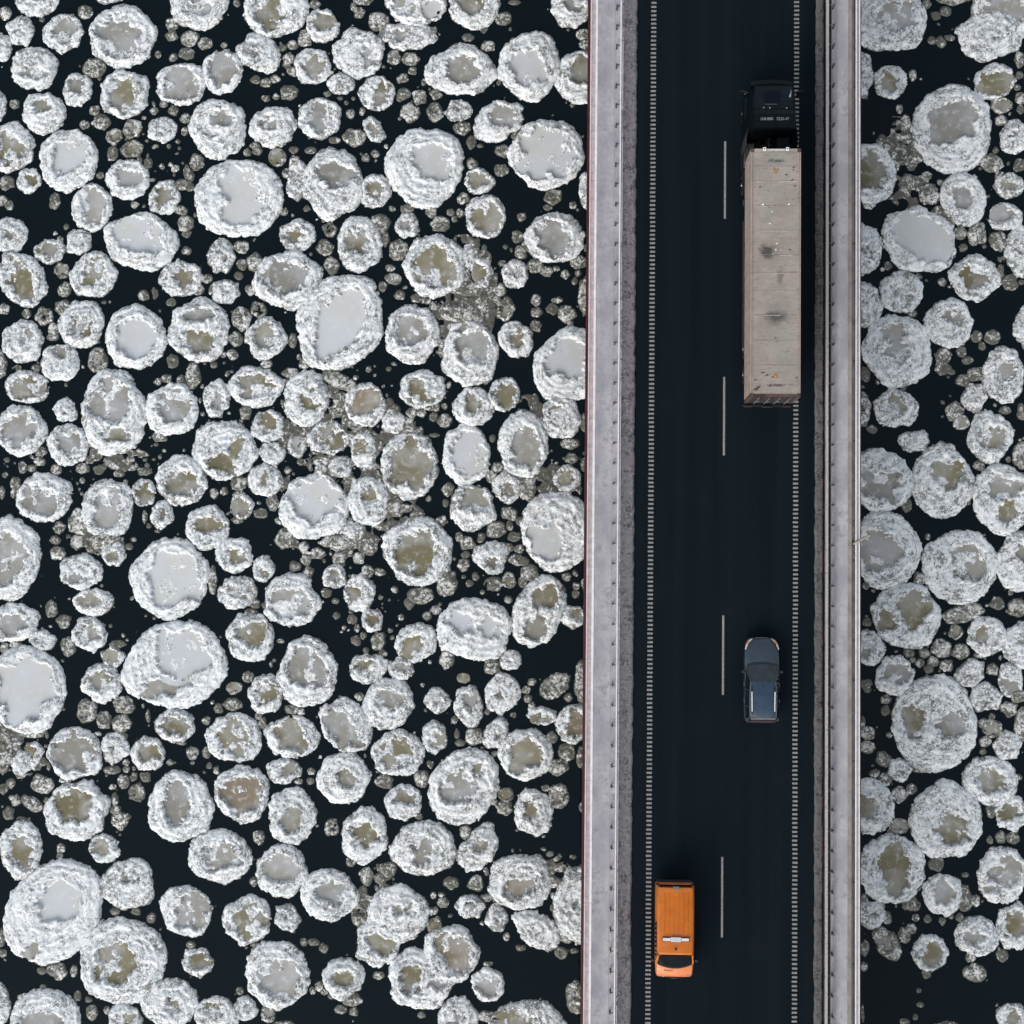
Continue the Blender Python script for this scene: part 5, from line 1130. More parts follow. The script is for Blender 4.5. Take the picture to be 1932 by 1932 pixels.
(-4.73,1.14,1.07,0.93,-0,'c',(0.07,-0.34,0.37,0.25),None,"medium round ice floe, rough broken centre, near the bridge, level with the lamp post"),
(-14.7,31.46,0.96,1.02,-0,'o',(0.06,0.16,0.59,0.47),None,"medium round ice floe, wide olive pool, in mid-water, at the top edge"),
(-5.88,-7.22,0.81,1.21,-0,'c',(0.12,0.37,0.37,0.56),None,"medium oval ice floe, rough broken centre, near the bridge, level with the car's tail"),
(-12.13,-0.95,0.88,1.1,-0,'o',(-0.28,0.12,0.3,0.51),None,"medium oval ice floe, olive pool, in mid-water, just ahead of the car"),
(-17.48,8.44,1.02,0.93,-0,'o',(-0,0.13,0.51,0.53),None,"medium round ice floe, wide olive pool, left of middle water, just behind the truck"),
(-25.02,-24.94,1,0.94,-0,'o',(0,0,0.51,0.38),None,"medium round ice floe, olive pool, near the left edge, at the bottom edge"),
(-23.66,21.53,0.92,1.02,-0,'o',(-0.05,0.13,0.47,0.53),None,"medium round ice floe, olive pool, in the left third, level with the container's front"),
(-17.56,5.37,0.99,0.94,-0,'c',(-0.03,-0,0.26,0.57),None,"medium round ice floe, rough broken centre, left of middle water, well behind the truck"),
(-4.07,10.34,0.88,1.05,-0,'o',(0.09,-0.09,0.47,0.68),None,"medium oval ice floe, wide olive pool, near the bridge, level with the container's tail"),
(-4.64,-22.65,0.96,0.96,-0,'g',(0,-0.06,0.6,0.41),None,"medium round ice floe, grey pool, near the bridge, at the bottom edge"),
(-33.65,30.25,0.99,0.93,-0,'c',None,None,"medium round ice floe, rough crumbly top, at the left edge, above the truck"),
(-11.53,21.92,0.93,0.99,-0,'o',(0.03,0.06,0.37,0.47),None,"medium round ice floe, olive pool, in mid-water, level with the container's front"),
(16.36,-3.7,0.9,1.02,-0,'o',(-0.18,0.12,0.45,0.57),None,"medium round ice floe, wide olive pool, beside the right rail, level with the car's bonnet"),
(0.76,22.04,0.71,1.27,-0,'c',None,None,"medium long ice floe, rough crumbly top, touching the bridge, level with the container's front"),
(17.53,28.1,0.96,0.93,-0,'o',(-0.09,0.03,0.41,0.51),None,"medium round ice floe, olive pool, beside the right rail, level with the cab front"),
(-32.25,-24.29,0.71,1.25,-0,'c',None,None,"medium long ice floe, rough crumbly top, at the left edge, at the bottom edge"),
(24.15,-12.72,0.9,0.99,-0,'o',(-0.09,0.12,0.51,0.45),None,"medium round ice floe, olive pool, at the right edge, midway between car and van"),
(-28.8,27.81,0.92,0.96,-0,'g',(-0.1,0.13,0.37,0.47),None,"medium round ice floe, grey pool, near the left edge, level with the cab front"),
(-27.29,-1.6,1.13,0.78,-0,'o',(-0.22,0.09,0.63,0.3),None,"medium oval ice floe, olive pool, near the left edge, just ahead of the car"),
(24.34,24.97,0.87,0.96,-0,'c',None,None,"medium round ice floe, rough crumbly top, at the right edge, level with the cab rear"),
(-20.34,18.19,0.81,1.02,-0,'c',None,None,"medium oval ice floe, rough crumbly top, left of middle water, level with the container's middle"),
(-20.45,10.04,0.81,1.02,-0,'g',(0.16,-0.19,0.26,0.51),None,"medium oval ice floe, grey pool, in the left third, level with the container's tail"),
(22.73,-6.34,0.93,0.87,-0,'c',None,None,"medium round ice floe, rough crumbly top, at the right edge, level with the car's tail"),
(-16.03,22.62,0.59,1.36,0,'x',None,None,"small long ice floe, rough crumbly top, left of middle water, level with the container's front"),
(23.9,20.44,0.99,0.81,-0,'g',(-0.18,0.12,0.6,0.43),None,"small oval ice floe, wide grey pool, at the right edge, level with the container's middle"),
(-12.02,7.16,0.74,1.07,-0,'o',(-0.13,0.12,0.31,0.45),None,"small oval ice floe, olive pool, in mid-water, just behind the truck"),
(-20.96,-21.68,0.93,0.84,-0,'o',(0.06,0.06,0.53,0.38),None,"small round ice floe, olive pool, in the left third, level with the van's cab"),
(-25.89,-9.81,0.82,0.92,-0,'c',None,None,"small round ice floe, rough crumbly top, near the left edge, just behind the car"),
(0.62,15.96,0.59,1.27,-0,'c',None,None,"small long ice floe, rough crumbly top, touching the bridge, level with the container's smudge"),
(-32.27,-10.05,0.57,1.3,-0,'c',(-0.14,0.37,0.28,0.43),None,"small long ice floe, rough broken centre, at the left edge, just behind the car"),
(-32.22,31.21,0.86,0.87,-0,'c',None,None,"small round ice floe, rough crumbly top, at the left edge, at the top edge"),
(-3.89,5.03,0.82,0.9,-0,'c',(0.06,0.06,0.31,0.37),None,"small round ice floe, rough broken centre, near the bridge, well behind the truck"),
(-16.27,-10.97,1,0.73,-0,'o',(0.25,0.03,0.32,0.38),None,"small oval ice floe, olive pool, left of middle water, just behind the car"),
(-23.91,25.43,0.93,0.78,-0,'c',None,None,"small oval ice floe, rough crumbly top, in the left third, level with the cab rear"),
(-26.37,-15.45,0.88,0.82,-0,'o',(-0.16,0.06,0.38,0.38),None,"small round ice floe, olive pool, near the left edge, just behind the van"),
(24.12,-5.38,0.71,0.99,-0,'g',(-0,-0.18,0.41,0.53),None,"small oval ice floe, wide grey pool, at the right edge, level with the car's bonnet"),
(17.33,-19.87,1.13,0.62,-55,'c',(-0.06,-0.06,0.5,0.25),None,"small long ice floe, rough broken centre, beside the right rail, level with the van's cab"),
(-4.32,-8.74,1.02,0.67,62,'c',None,None,"small long ice floe, rough crumbly top, near the bridge, just behind the car"),
(-7.81,-8.94,0.73,0.93,-0,'o',(0.16,-0.15,0.36,0.38),None,"small oval ice floe, olive pool, right of mid-water, just behind the car"),
(-3.54,17.18,0.78,0.87,-0,'o',(0.03,0.09,0.31,0.31),None,"small round ice floe, small olive pool, near the bridge, level with the container's smudge"),
(-30.2,18.43,0.9,0.74,-0,'o',(-0.03,0.06,0.47,0.38),None,"small oval ice floe, olive pool, at the left edge, level with the container's middle"),
(15.87,9.6,0.62,1.05,-0,'c',None,None,"small long ice floe, rough crumbly top, beside the right rail, just behind the truck"),
(16.43,-18.32,0.81,0.81,-0,'c',None,None,"small round ice floe, rough crumbly top, beside the right rail, level with the van's roof"),
(-0.51,5.58,0.82,0.79,-0,'o',(-0.09,-0,0.41,0.41),None,"small round ice floe, olive pool, touching the bridge, well behind the truck"),
(23.96,-9.03,0.78,0.84,-0,'c',None,None,"small round ice floe, rough crumbly top, at the right edge, just behind the car"),
(21.62,-1.72,1.23,0.53,15,'c',(0.09,-0.12,0.68,0.22),None,"small long ice floe, rough broken centre, right of the bridge, just ahead of the car"),
(21.94,-5.04,0.9,0.71,30,'c',None,None,"small oval ice floe, rough crumbly top, right of the bridge, level with the car's bonnet"),
(-5.6,22.48,0.86,0.74,-0,'o',(-0.06,0,0.47,0.43),None,"small round ice floe, wide olive pool, near the bridge, level with the container's front"),
(-20.05,16.13,0.86,0.74,-0,'c',None,None,"small round ice floe, rough crumbly top, left of middle water, level with the container's smudge"),
(-33.57,26.86,0.68,0.93,-0,'c',None,None,"small oval ice floe, rough crumbly top, at the left edge, level with the cab front"),
(0.48,-5.85,0.5,1.27,-0,'c',None,None,"right small long ice floe, rough crumbly top, touching the bridge, level with the car's tail"),
(22.22,10.28,0.74,0.84,-0,'c',(0.24,0.16,0.22,0.25),None,"small round ice floe, rough broken centre, right of the bridge, level with the container's tail"),
(24.12,-23.76,0.84,0.74,-0,'o',(0.06,-0.06,0.32,0.38),None,"small round ice floe, olive pool, at the right edge, at the bottom edge"),
(-5.45,17.21,0.68,0.9,-0,'o',(-0.25,-0.13,0.45,0.51),None,"small oval ice floe, wide olive pool, near the bridge, level with the container's smudge"),
(24.12,22.22,0.84,0.73,-0,'o',(-0.09,0.06,0.38,0.31),None,"small round ice floe, olive pool, at the right edge, level with the container's front"),
(-1.03,-6.02,0.98,0.62,25,'c',None,None,"left small long ice floe, rough crumbly top, touching the bridge, level with the car's tail"),
(-28.58,18.98,0.78,0.78,-0,'c',(-0.06,0.03,0.32,0.3),None,"small round ice floe, rough broken centre, near the left edge, level with the container's middle"),
(-15.95,-19.11,0.88,0.68,-50,'c',None,None,"small oval ice floe, rough crumbly top, left of middle water, level with the van's roof"),
(18.86,7.79,0.84,0.71,-0,'c',None,None,"small round ice floe, rough crumbly top, right of the bridge, just behind the truck"),
(-27.01,33.41,0.87,0.68,-0,'c',None,None,"small oval ice floe, rough crumbly top, near the left edge, at the top edge"),
(-6.81,14.88,1.12,0.53,-15,'c',None,None,"small long ice floe, rough crumbly top, right of mid-water, level with the container's smudge"),
(-26.69,1.85,1.12,0.53,-0,'c',None,None,"small long ice floe, rough crumbly top, near the left edge, level with the lamp post"),
(-23.46,3.35,0.69,0.84,-0,'c',(-0.03,0.03,0.29,0.29),None,"small oval ice floe, rough broken centre, in the left third, well behind the truck"),
(-5.7,-18.32,0.81,0.71,-0,'c',None,None,"left small round ice floe, rough crumbly top, near the bridge, level with the van's roof"),
(-31.54,22.53,0.76,0.76,-0,'o',(0.06,-0.03,0.37,0.31),None,"small round ice floe, olive pool, at the left edge, level with the container's front"),
(21.05,33.03,1.09,0.53,-0,'c',None,None,"small long ice floe, rough crumbly top, right of the bridge, at the top edge"),
(-24.5,4.63,0.69,0.82,-0,'o',(0.06,0,0.4,0.53),None,"small round ice floe, wide olive pool, in the left third, well behind the truck"),
(24.83,-7.8,0.53,1.07,-0,'c',None,None,"small long ice floe, rough crumbly top, at the right edge, level with the car's tail"),
(-9.66,19.98,0.71,0.78,-0,'c',(-0.16,-0.06,0.31,0.25),None,"small round ice floe, rough broken centre, right of mid-water, level with the container's middle"),
(-29.08,9.3,0.74,0.73,-0,'c',None,None,"small round ice floe, rough crumbly top, near the left edge, just behind the truck"),
(-7.65,-6.91,0.73,0.74,-0,'c',None,None,"small round ice floe, rough crumbly top, right of mid-water, level with the car's tail"),
(-13.58,-0.03,0.74,0.71,-0,'c',(-0.03,-0,0.34,0.31),None,"small round ice floe, rough broken centre, in mid-water, level with the lamp post"),
(-6.87,26.55,0.81,0.65,-0,'c',None,None,"small oval ice floe, rough crumbly top, right of mid-water, level with the cab front"),
(-18.89,3.86,0.65,0.81,-0,'o',(0,-0.06,0.47,0.5),None,"small oval ice floe, wide olive pool, left of middle water, well behind the truck"),
(-17.21,6.94,0.74,0.69,-0,'c',(-0.03,0.19,0.25,0.26),None,"small round ice floe, rough broken centre, left of middle water, just behind the truck"),
(-26.17,1.16,0.69,0.73,-0,'o',(-0.06,-0.19,0.31,0.28),None,"small round ice floe, olive pool, near the left edge, level with the lamp post"),
(-10.31,8.74,0.74,0.68,-0,'c',None,None,"small round ice floe, rough crumbly top, right of mid-water, just behind the truck"),
(-13.57,28.09,0.78,0.65,-0,'c',None,None,"small oval ice floe, rough crumbly top, in mid-water, level with the cab front"),
(-28.18,2.9,0.62,0.81,-0,'c',None,None,"small oval ice floe, rough crumbly top, near the left edge, well behind the truck"),
(-17.57,0.34,0.65,0.76,-0,'c',(0,-0.09,0.26,0.3),None,"small round ice floe, rough broken centre, left of middle water, level with the lamp post"),
(-4.21,-18.93,0.65,0.76,-0,'c',None,None,"right small round ice floe, rough crumbly top, near the bridge, level with the van's roof"),
(-9.72,-5.17,0.74,0.65,-0,'c',(0.09,0.06,0.31,0.28),None,"small round ice floe, rough broken centre, right of mid-water, level with the car's bonnet"),
(-13.33,6.15,0.69,0.69,-0,'c',None,None,"small round ice floe, rough crumbly top, in mid-water, well behind the truck"),
(-31.24,-10.72,0.69,0.69,-0,'c',None,None,"small round ice floe, rough crumbly top, at the left edge, just behind the car"),
(-30.13,-3.79,0.81,0.59,-0,'o',(-0.06,0.06,0.37,0.25),None,"small oval ice floe, olive pool, at the left edge, level with the car's bonnet"),
(-18.14,-24.19,0.69,0.68,-0,'c',None,None,"small round ice floe, rough crumbly top, left of middle water, at the bottom edge"),
(-1.79,-7.69,0.84,0.56,-0,'o',(0,-0.15,0.47,0.25),None,"small oval ice floe, olive pool, touching the bridge, level with the car's tail"),
(0.18,-23.22,0.51,0.92,-0,'c',None,None,"small long ice floe, rough crumbly top, touching the bridge, at the bottom edge"),
(-13.65,11.14,0.93,0.5,-20,'c',None,None,"small long ice floe, rough crumbly top, in mid-water, level with the container's tail"),
(-7.17,-0.4,0.59,0.78,-20,'c',None,None,"small oval ice floe, rough crumbly top, right of mid-water, just ahead of the car"),
(-0.83,-12.13,0.62,0.73,-0,'c',(-0.06,0.06,0.28,0.34),None,"small round ice floe, rough broken centre, touching the bridge, midway between car and van"),
(-11.39,-2.47,0.65,0.69,-0,'o',(-0,0.03,0.3,0.34),None,"small round ice floe, olive pool, in mid-water, just ahead of the car"),
(-12.59,2.6,0.81,0.56,0,'x',None,None,"small oval ice floe, rough crumbly top, in mid-water, level with the lamp post"),
(-0.11,-2.16,0.67,0.67,-0,'o',(0.18,0.16,0.26,0.34),None,"small round ice floe, olive pool, touching the bridge, just ahead of the car"),
(18.06,-10.42,0.68,0.65,-0,'c',None,None,"small round ice floe, rough crumbly top, beside the right rail, just behind the car"),
(-27.32,12.15,0.59,0.74,-0,'c',(-0,0.06,0.31,0.37),None,"small oval ice floe, rough broken centre, near the left edge, level with the container's tail"),
(-11.64,25.41,0.56,0.78,30,'o',(-0,0.06,0.24,0.36),None,"small oval ice floe, olive pool, in mid-water, level with the cab rear"),
(-30.55,-10.27,0.53,0.82,-0,'o',(-0.13,0.18,0.28,0.37),None,"small long ice floe, olive pool, at the left edge, just behind the car"),
(-27.9,29.09,0.68,0.62,-0,'c',(-0.02,0.01,0.25,0.19),None,"small round ice floe, rough broken centre, near the left edge, above the truck"),
(-19.07,14.55,0.59,0.71,-0,'c',None,None,"small oval ice floe, rough crumbly top, left of middle water, level with the container's smudge"),
(-2.77,5.04,0.62,0.67,-0,'c',None,None,"small round ice floe, rough crumbly top, near the bridge, well behind the truck"),
(-27.54,-7.75,0.62,0.67,-0,'c',(-0.03,-0,0.28,0.31),None,"small round ice floe, rough broken centre, near the left edge, level with the car's tail"),
(-6.09,18.22,0.56,0.74,0,'x',None,None,"small oval ice floe, rough crumbly top, near the bridge, level with the container's middle"),
(-3.55,-4.64,0.65,0.63,-0,'c',None,None,"small round ice floe, rough crumbly top, near the bridge, level with the car's bonnet"),
(-6.32,16.32,0.87,0.47,-0,'c',None,None,"small long ice floe, rough crumbly top, near the bridge, level with the container's smudge"),
(-13.52,1.9,0.93,0.43,-0,'c',None,None,"small long ice floe, rough crumbly top, in mid-water, level with the lamp post"),
(-26.06,-4.68,0.68,0.59,-0,'o',(-0.13,-0,0.37,0.31),None,"small round ice floe, wide olive pool, near the left edge, level with the car's bonnet"),
(-8.68,-1.04,0.81,0.5,0,'x',None,None,"small long ice floe, rough crumbly top, right of mid-water, just ahead of the car"),
(24.77,7.09,0.53,0.74,-0,'c',None,None,"small oval ice floe, rough crumbly top, at the right edge, just behind the truck"),
(-33.03,11.81,0.47,0.84,-0,'c',None,None,"small long ice floe, rough crumbly top, at the left edge, level with the container's tail"),
(-12.77,25,0.65,0.59,-0,'c',(-0.13,0.03,0.28,0.25),None,"small round ice floe, rough broken centre, in mid-water, level with the cab rear"),
(19.61,21.75,0.59,0.65,-0,'c',None,None,"small round ice floe, rough crumbly top, right of the bridge, level with the container's front"),
(22.34,19.47,0.59,0.65,-0,'c',None,None,"small round ice floe, rough crumbly top, right of the bridge, level with the container's middle"),
(23.17,23.5,0.68,0.56,-0,'c',None,None,"small oval ice floe, rough crumbly top, at the right edge, level with the container's front"),
(-15.8,7.32,0.55,0.69,-0,'g',(-0,0.06,0.28,0.37),None,"small oval ice floe, wide grey pool, left of middle water, just behind the truck"),
(-21.8,11.29,0.47,0.81,-0,'c',None,None,"small long ice floe, rough crumbly top, in the left third, level with the container's tail"),
]
BRASH = [
(-29.98,-11.91,0.68,0.55,-0),(-25.4,-7.38,0.65,0.57,-0),(-25.56,24.35,0.69,0.53,-0,'g',(0.01,-0,0.4,0.25)),(-11.47,31.73,0.62,0.59,0),(-4.05,15.17,0.56,0.65,-0,'o',(0,-0.03,0.26,0.31)),
(-16.44,2.09,0.56,0.65,-0),(21.55,-17.38,0.47,0.76,-0),(-10.11,18.53,0.59,0.59,-0),(-25.57,25.53,0.57,0.59,-0,'o',(-0.06,0.03,0.19,0.31)),(-28.87,-22.32,0.65,0.51,-0),
(22.12,-21.49,0.62,0.53,-0),(-9.58,26.42,0.59,0.56,-0),(23.74,26.79,0.59,0.56,-0,'g',(-0,-0.03,0.34,0.28)),(-11.19,20.04,0.53,0.62,-0),(23.5,19.1,0.53,0.62,-0),
(-25.51,-8.47,0.57,0.57,-0),(-11.92,-18.89,0.47,0.69,-0,'c',(-0,0.06,0.2,0.24)),(-17.19,23.86,0.56,0.57,-0,'o',(-0.03,0.03,0.36,0.36)),(-0.84,-10.53,0.62,0.51,-0),
(-29.36,15.13,0.56,0.56,0),(-30.44,14.68,0.59,0.53,-0,'c',(0.03,0.13,0.25,0.22)),(-13.32,9.88,0.5,0.62,-0),(18.66,-17.8,0.6,0.51,-0),(-8.16,26.45,0.51,0.59,-0,'c',(-0.03,-0.03,0.22,0.28)),
(18.63,22.47,0.59,0.51,-0),(24.56,-1.38,0.59,0.51,-0,'o',(0.12,0,0.31,0.31)),(23.11,-8.07,0.59,0.51,-0,'o',(0.03,0,0.4,0.34)),(20.37,-3.72,0.56,0.53,-0),
(-4.43,2.66,0.56,0.53,-0),(-24.58,-12.3,0.53,0.56,-0,'o',(0.06,-0.06,0.26,0.26)),(-25.52,-13.89,0.53,0.56,0),(-7.8,20.01,0.59,0.5,-0),(-12.29,-23.59,0.65,0.45,-0),
(-4.56,-0.38,0.62,0.47,-0),(18.02,23.92,0.5,0.57,-0,'c',(-0,-0.06,0.25,0.28)),(-22.41,20.04,0.53,0.53,-0),(-0.56,14.93,0.53,0.53,-0),(-5.58,-8.88,0.53,0.53,-0),
(-0.36,-9.67,0.53,0.53,-0),(-2.61,0.26,0.56,0.5,-0),(-10.18,3.86,0.56,0.5,-0),(-16.04,-25.19,0.74,0.37,-0),(18,-13.49,0.62,0.45,-0,'o',(0,0.03,0.34,0.24)),
(-21.83,23.58,0.5,0.56,0),(-18.36,17.82,0.5,0.56,0),(-30.59,-13.01,0.71,0.38,-35),(-28.66,-4.15,0.47,0.59,-0),(-7.12,-4.52,0.47,0.57,-0),(-1.39,21.6,0.53,0.5,-0,'o',(-0.09,0.06,0.25,0.22)),
(-11.6,1.67,0.53,0.5,-0),(-22.35,30.75,0.56,0.47,0),(-26.62,25.07,0.51,0.51,-0,'o',(0,-0.02,0.24,0.22)),(-7.66,-19.48,0.47,0.55,-0,'o',(-0.12,-0,0.28,0.34)),
(-27.38,25.92,0.55,0.47,0),(-10.34,-16.35,0.5,0.51,-0),(20.02,-15.48,0.47,0.53,-0),(-10.59,-11.47,0.57,0.43,-0),(-14.36,18.65,0.5,0.5,-0),(21.12,9.57,0.5,0.5,-0),
(-5.61,14.63,0.5,0.5,0),(-9.55,8.55,0.5,0.5,0),(16.85,-1.64,0.5,0.5,0),(-18.13,15.09,0.53,0.47,-0,'c',(0,-0.03,0.25,0.22)),(-13.99,17.63,0.47,0.53,-0),
(-26.52,-8.29,0.47,0.53,-0),(-16.55,27.62,0.53,0.47,0),(-17.13,4.12,0.43,0.56,-0),(-14.33,6.02,0.56,0.43,0),(20.58,-24.37,0.74,0.32,-0),(-8.5,-11.26,0.43,0.55,-0),
(-11.51,-16.77,0.43,0.55,-0),(-16.92,-24.47,0.47,0.51,-0,'o',(0,0,0.2,0.2)),(-13.51,-14.07,0.47,0.51,-0,'c',(0.09,0.06,0.19,0.19)),(21.37,-3.89,0.5,0.47,-0),
(18.94,23.85,0.47,0.5,-0),(20.46,12.63,0.5,0.47,-0),(24.16,16.74,0.5,0.47,-0),(21.43,8.85,0.47,0.5,-0,'o',(0.03,0.06,0.26,0.28)),(-28.44,32.32,0.5,0.47,0),
(-13.01,10.83,0.62,0.37,0),(-29.66,-2.03,0.43,0.53,-0),(-4.63,-4.96,0.51,0.45,-0),(-19.24,-7.27,0.59,0.38,-0),(-29.5,17.32,0.48,0.47,-0,'o',(0.03,0.03,0.22,0.22)),
(18,-11.78,0.47,0.47,-0),(23.18,13.69,0.5,0.45,-0),(-11.03,-3.64,0.43,0.51,-0,'o',(0,0,0.24,0.27)),(-5.4,-17.06,0.51,0.43,-0),(24.7,23.35,0.43,0.51,-0),
(-32.82,22.4,0.47,0.47,0),(-20.49,-0.28,0.28,0.78,0),(-6.04,1.9,0.47,0.47,0),(-3.72,3.6,0.48,0.45,0),(-14.09,19.72,0.43,0.5,-0,'c',(0,0,0.22,0.25)),(-2.39,17.65,0.5,0.43,-0),
(-27.31,6.87,0.43,0.5,-0),(-3.84,-12.78,0.5,0.43,-0),(-13.62,9.32,0.5,0.43,0),(-6.61,25.53,0.53,0.4,0),(0.44,6.62,0.31,0.68,-0),(17.15,-9.85,0.45,0.47,-0),
(-19.1,5.17,0.56,0.37,0),(18.39,25.74,0.37,0.56,0),(20.23,20.69,0.56,0.37,0),(23.38,-1.15,0.5,0.41,-0),(-10.44,16.88,0.53,0.38,-0,'o',(0.03,0,0.28,0.19)),
(-29.32,16.24,0.43,0.47,-0),(-19.4,13.42,0.43,0.47,-0),(-29.38,1.14,0.47,0.43,-0),(-3.66,-0.18,0.43,0.47,-0,'o',(0,-0.06,0.21,0.25)),(-3.76,-12.11,0.47,0.43,-0,'o',(0,0,0.26,0.24)),
(22.23,11.61,0.47,0.43,-0),(24.05,-6.96,0.47,0.43,-0),(0.04,17.85,0.47,0.43,0),(-28.28,1.77,0.43,0.47,0),(-0.64,-16.07,0.59,0.34,-0),(20.46,11.91,0.5,0.4,-0),
(-9.62,29.52,0.5,0.4,0),(-9.06,27.31,0.45,0.45,-0,'o',(-0,0.03,0.24,0.22)),(21.13,-2.79,0.45,0.45,-0,'o',(0,0,0.22,0.25)),(-4.31,31.82,0.45,0.45,0),(-19.16,-6.37,0.51,0.38,-0,'o',(-0,0.03,0.3,0.2)),
(-26.88,-24.61,0.4,0.48,-0),(-4.38,23.12,0.45,0.43,0),(20.94,9.47,0.37,0.51,-0),(18.3,-19.49,0.37,0.51,-0),(24.54,-6.29,0.43,0.43,-0),(-10.55,29.62,0.43,0.43,0),
(-3.41,19.29,0.43,0.43,0),(-21.45,-10.02,0.4,0.47,-0),(16.3,-9.2,0.47,0.4,-0),(-21.44,30.46,0.47,0.4,0),(-19.2,18.7,0.47,0.4,0),(-5.44,15.63,0.5,0.37,-0),
(-14.51,1.27,0.5,0.37,-0),(-22.52,29.85,0.5,0.37,0),(-31.88,5.08,0.37,0.5,0),(-12.21,2.29,0.5,0.37,0),(-3.3,1,0.5,0.37,0),(-10.5,9.3,0.5,0.37,0),(-30.64,-9.09,0.74,0.25,0),
(-4.71,-24.35,0.5,0.37,0),(-7.46,8.82,0.42,0.43,0),(-28.95,-2.71,0.45,0.4,-0),(-26.7,24.09,0.38,0.47,0),(-22.99,12.11,0.38,0.47,0),(-4.3,24.22,0.43,0.4,-0,'o',(0,-0.03,0.22,0.2)),
(-23.38,31.56,0.4,0.43,0),(-3.21,18.41,0.4,0.43,0),(-31.4,-9.35,0.43,0.4,0),(-31.87,-13.58,0.4,0.43,0),(-10.35,18.34,0.37,0.47,-0),(-6.76,-17.05,0.47,0.37,-0),
(0.22,30.91,0.47,0.37,0),(-16.24,11.5,0.56,0.31,0),(-13.29,1.06,0.47,0.37,0),(-7.2,4.94,0.37,0.47,0),(0.46,8.74,0.28,0.62,0),(-25.88,-3.99,0.56,0.31,0),
(16.24,-5.78,0.38,0.45,-0),(-0.6,-20.78,0.45,0.38,0),(-30.01,21.34,0.34,0.5,0),(-22.57,22.3,0.5,0.34,0),(-23.64,7.84,0.5,0.34,0),(-18.76,9.23,0.38,0.43,-0),
(16.3,-8.4,0.4,0.41,-0),(-0.37,7.55,0.53,0.31,0),(-1.43,15.2,0.4,0.4,-0),(-33.12,32.28,0.4,0.4,0),(-4.38,16.27,0.4,0.4,0),(-15.7,30.59,0.43,0.37,0),(-27.1,5.93,0.43,0.37,0),
(-11.68,0.3,0.37,0.43,0),(-0.24,6.74,0.43,0.37,0),(-17.61,-14.72,0.37,0.43,0),(21.55,11.24,0.43,0.37,0),(19.16,0.16,0.43,0.37,0),(17.27,-10.95,0.37,0.43,0),
(16.13,-20.19,0.28,0.57,-0),(-16.17,23.51,0.34,0.47,0),(-17.81,3.49,0.47,0.34,0),(-29.31,2.58,0.42,0.37,0),(-6.28,0.72,0.36,0.43,0),(-24.46,5.82,0.56,0.28,0),
(-15.58,30.98,0.5,0.31,0),(0.38,-10.03,0.25,0.62,0),(24.73,29.36,0.31,0.5,0),(16.11,11.52,0.31,0.5,0),(-19.03,4.48,0.4,0.37,-0),(-5.21,30.27,0.4,0.37,0),
(-9.97,27.51,0.4,0.37,0),(-32.85,15.12,0.4,0.37,0),(-18.53,16.23,0.4,0.37,0),(-4.99,14.75,0.37,0.4,0),(-4.74,5.65,0.37,0.4,0),(-1.2,-8.88,0.37,0.4,0),(22.29,13.72,0.37,0.4,0),
(21.45,19.57,0.37,0.4,0),(20.61,-4.63,0.4,0.37,0),(-28.05,5.99,0.43,0.34,0),(-25.35,-11.69,0.34,0.43,0),(-5.99,-14.26,0.34,0.43,0),(18.48,24.92,0.47,0.31,-0),
(-6.21,-5.65,0.42,0.34,-0,'o',(0,0,0.28,0.17)),(-12.19,1.04,0.38,0.37,0),(-12.37,32.89,0.56,0.25,-0),(-16.58,29.57,0.37,0.37,0),(-6.5,21.47,0.37,0.37,0),
(0.38,30.28,0.37,0.37,0),(-21.64,16.29,0.37,0.37,0),(-29.88,13.98,0.37,0.37,0),(-10.92,19.16,0.25,0.56,0),(-19.12,17.69,0.37,0.37,0),(-10.3,9.4,0.37,0.37,0),
(-2.84,18.85,0.37,0.37,0),(-4.81,16.01,0.37,0.37,0),(-29.58,5.91,0.37,0.37,0),(-15.79,0.51,0.37,0.37,0),(-31.51,-12.83,0.37,0.37,0),(-10.77,-16.85,0.37,0.37,0),
(-0.33,-19.95,0.37,0.37,0),(20.78,20.19,0.37,0.37,0),(19.88,-4.46,0.37,0.37,0),(18.67,-11.47,0.37,0.37,0),(24.21,-14.08,0.37,0.37,0),(-4.4,6.21,0.4,0.34,0),
(-3.43,2.3,0.4,0.34,0),(-6.35,30.75,0.43,0.31,0),(-6.1,24.7,0.31,0.43,0),(-14.53,6.58,0.43,0.31,0),(-15.88,-7.54,0.43,0.31,0),(18.82,24.54,0.43,0.31,0),
(18.43,4.27,0.31,0.43,0),(16.85,-17.89,0.43,0.31,0),(23.12,-4.84,0.37,0.36,0),(-9.7,20.9,0.47,0.28,0),(-24.11,15.97,0.28,0.47,0),(21.44,12.85,0.36,0.36,0),
(-16.52,9.55,0.22,0.59,25),(-33.06,21.34,0.37,0.34,0),(-12.61,32.25,0.34,0.37,0),(-8.14,27.5,0.37,0.34,0),(-19.57,12.53,0.34,0.37,0),(-1.76,17.34,0.37,0.34,0),
(-15.2,0.89,0.34,0.37,0),(-24.1,-11.42,0.37,0.34,0),(-12.52,-2.45,0.37,0.34,0),(-7.18,-18.13,0.37,0.34,0),(20.61,32.15,0.37,0.34,0),(22.43,6.49,0.37,0.34,0),
(23.59,-20.48,0.34,0.37,0),(-26.02,-11.05,0.5,0.25,0),(20.82,7.49,0.5,0.25,0),(-2.3,14.2,0.34,0.36,0),(-18.38,-5.71,0.36,0.34,0),(-15.53,6.39,0.43,0.28,0),
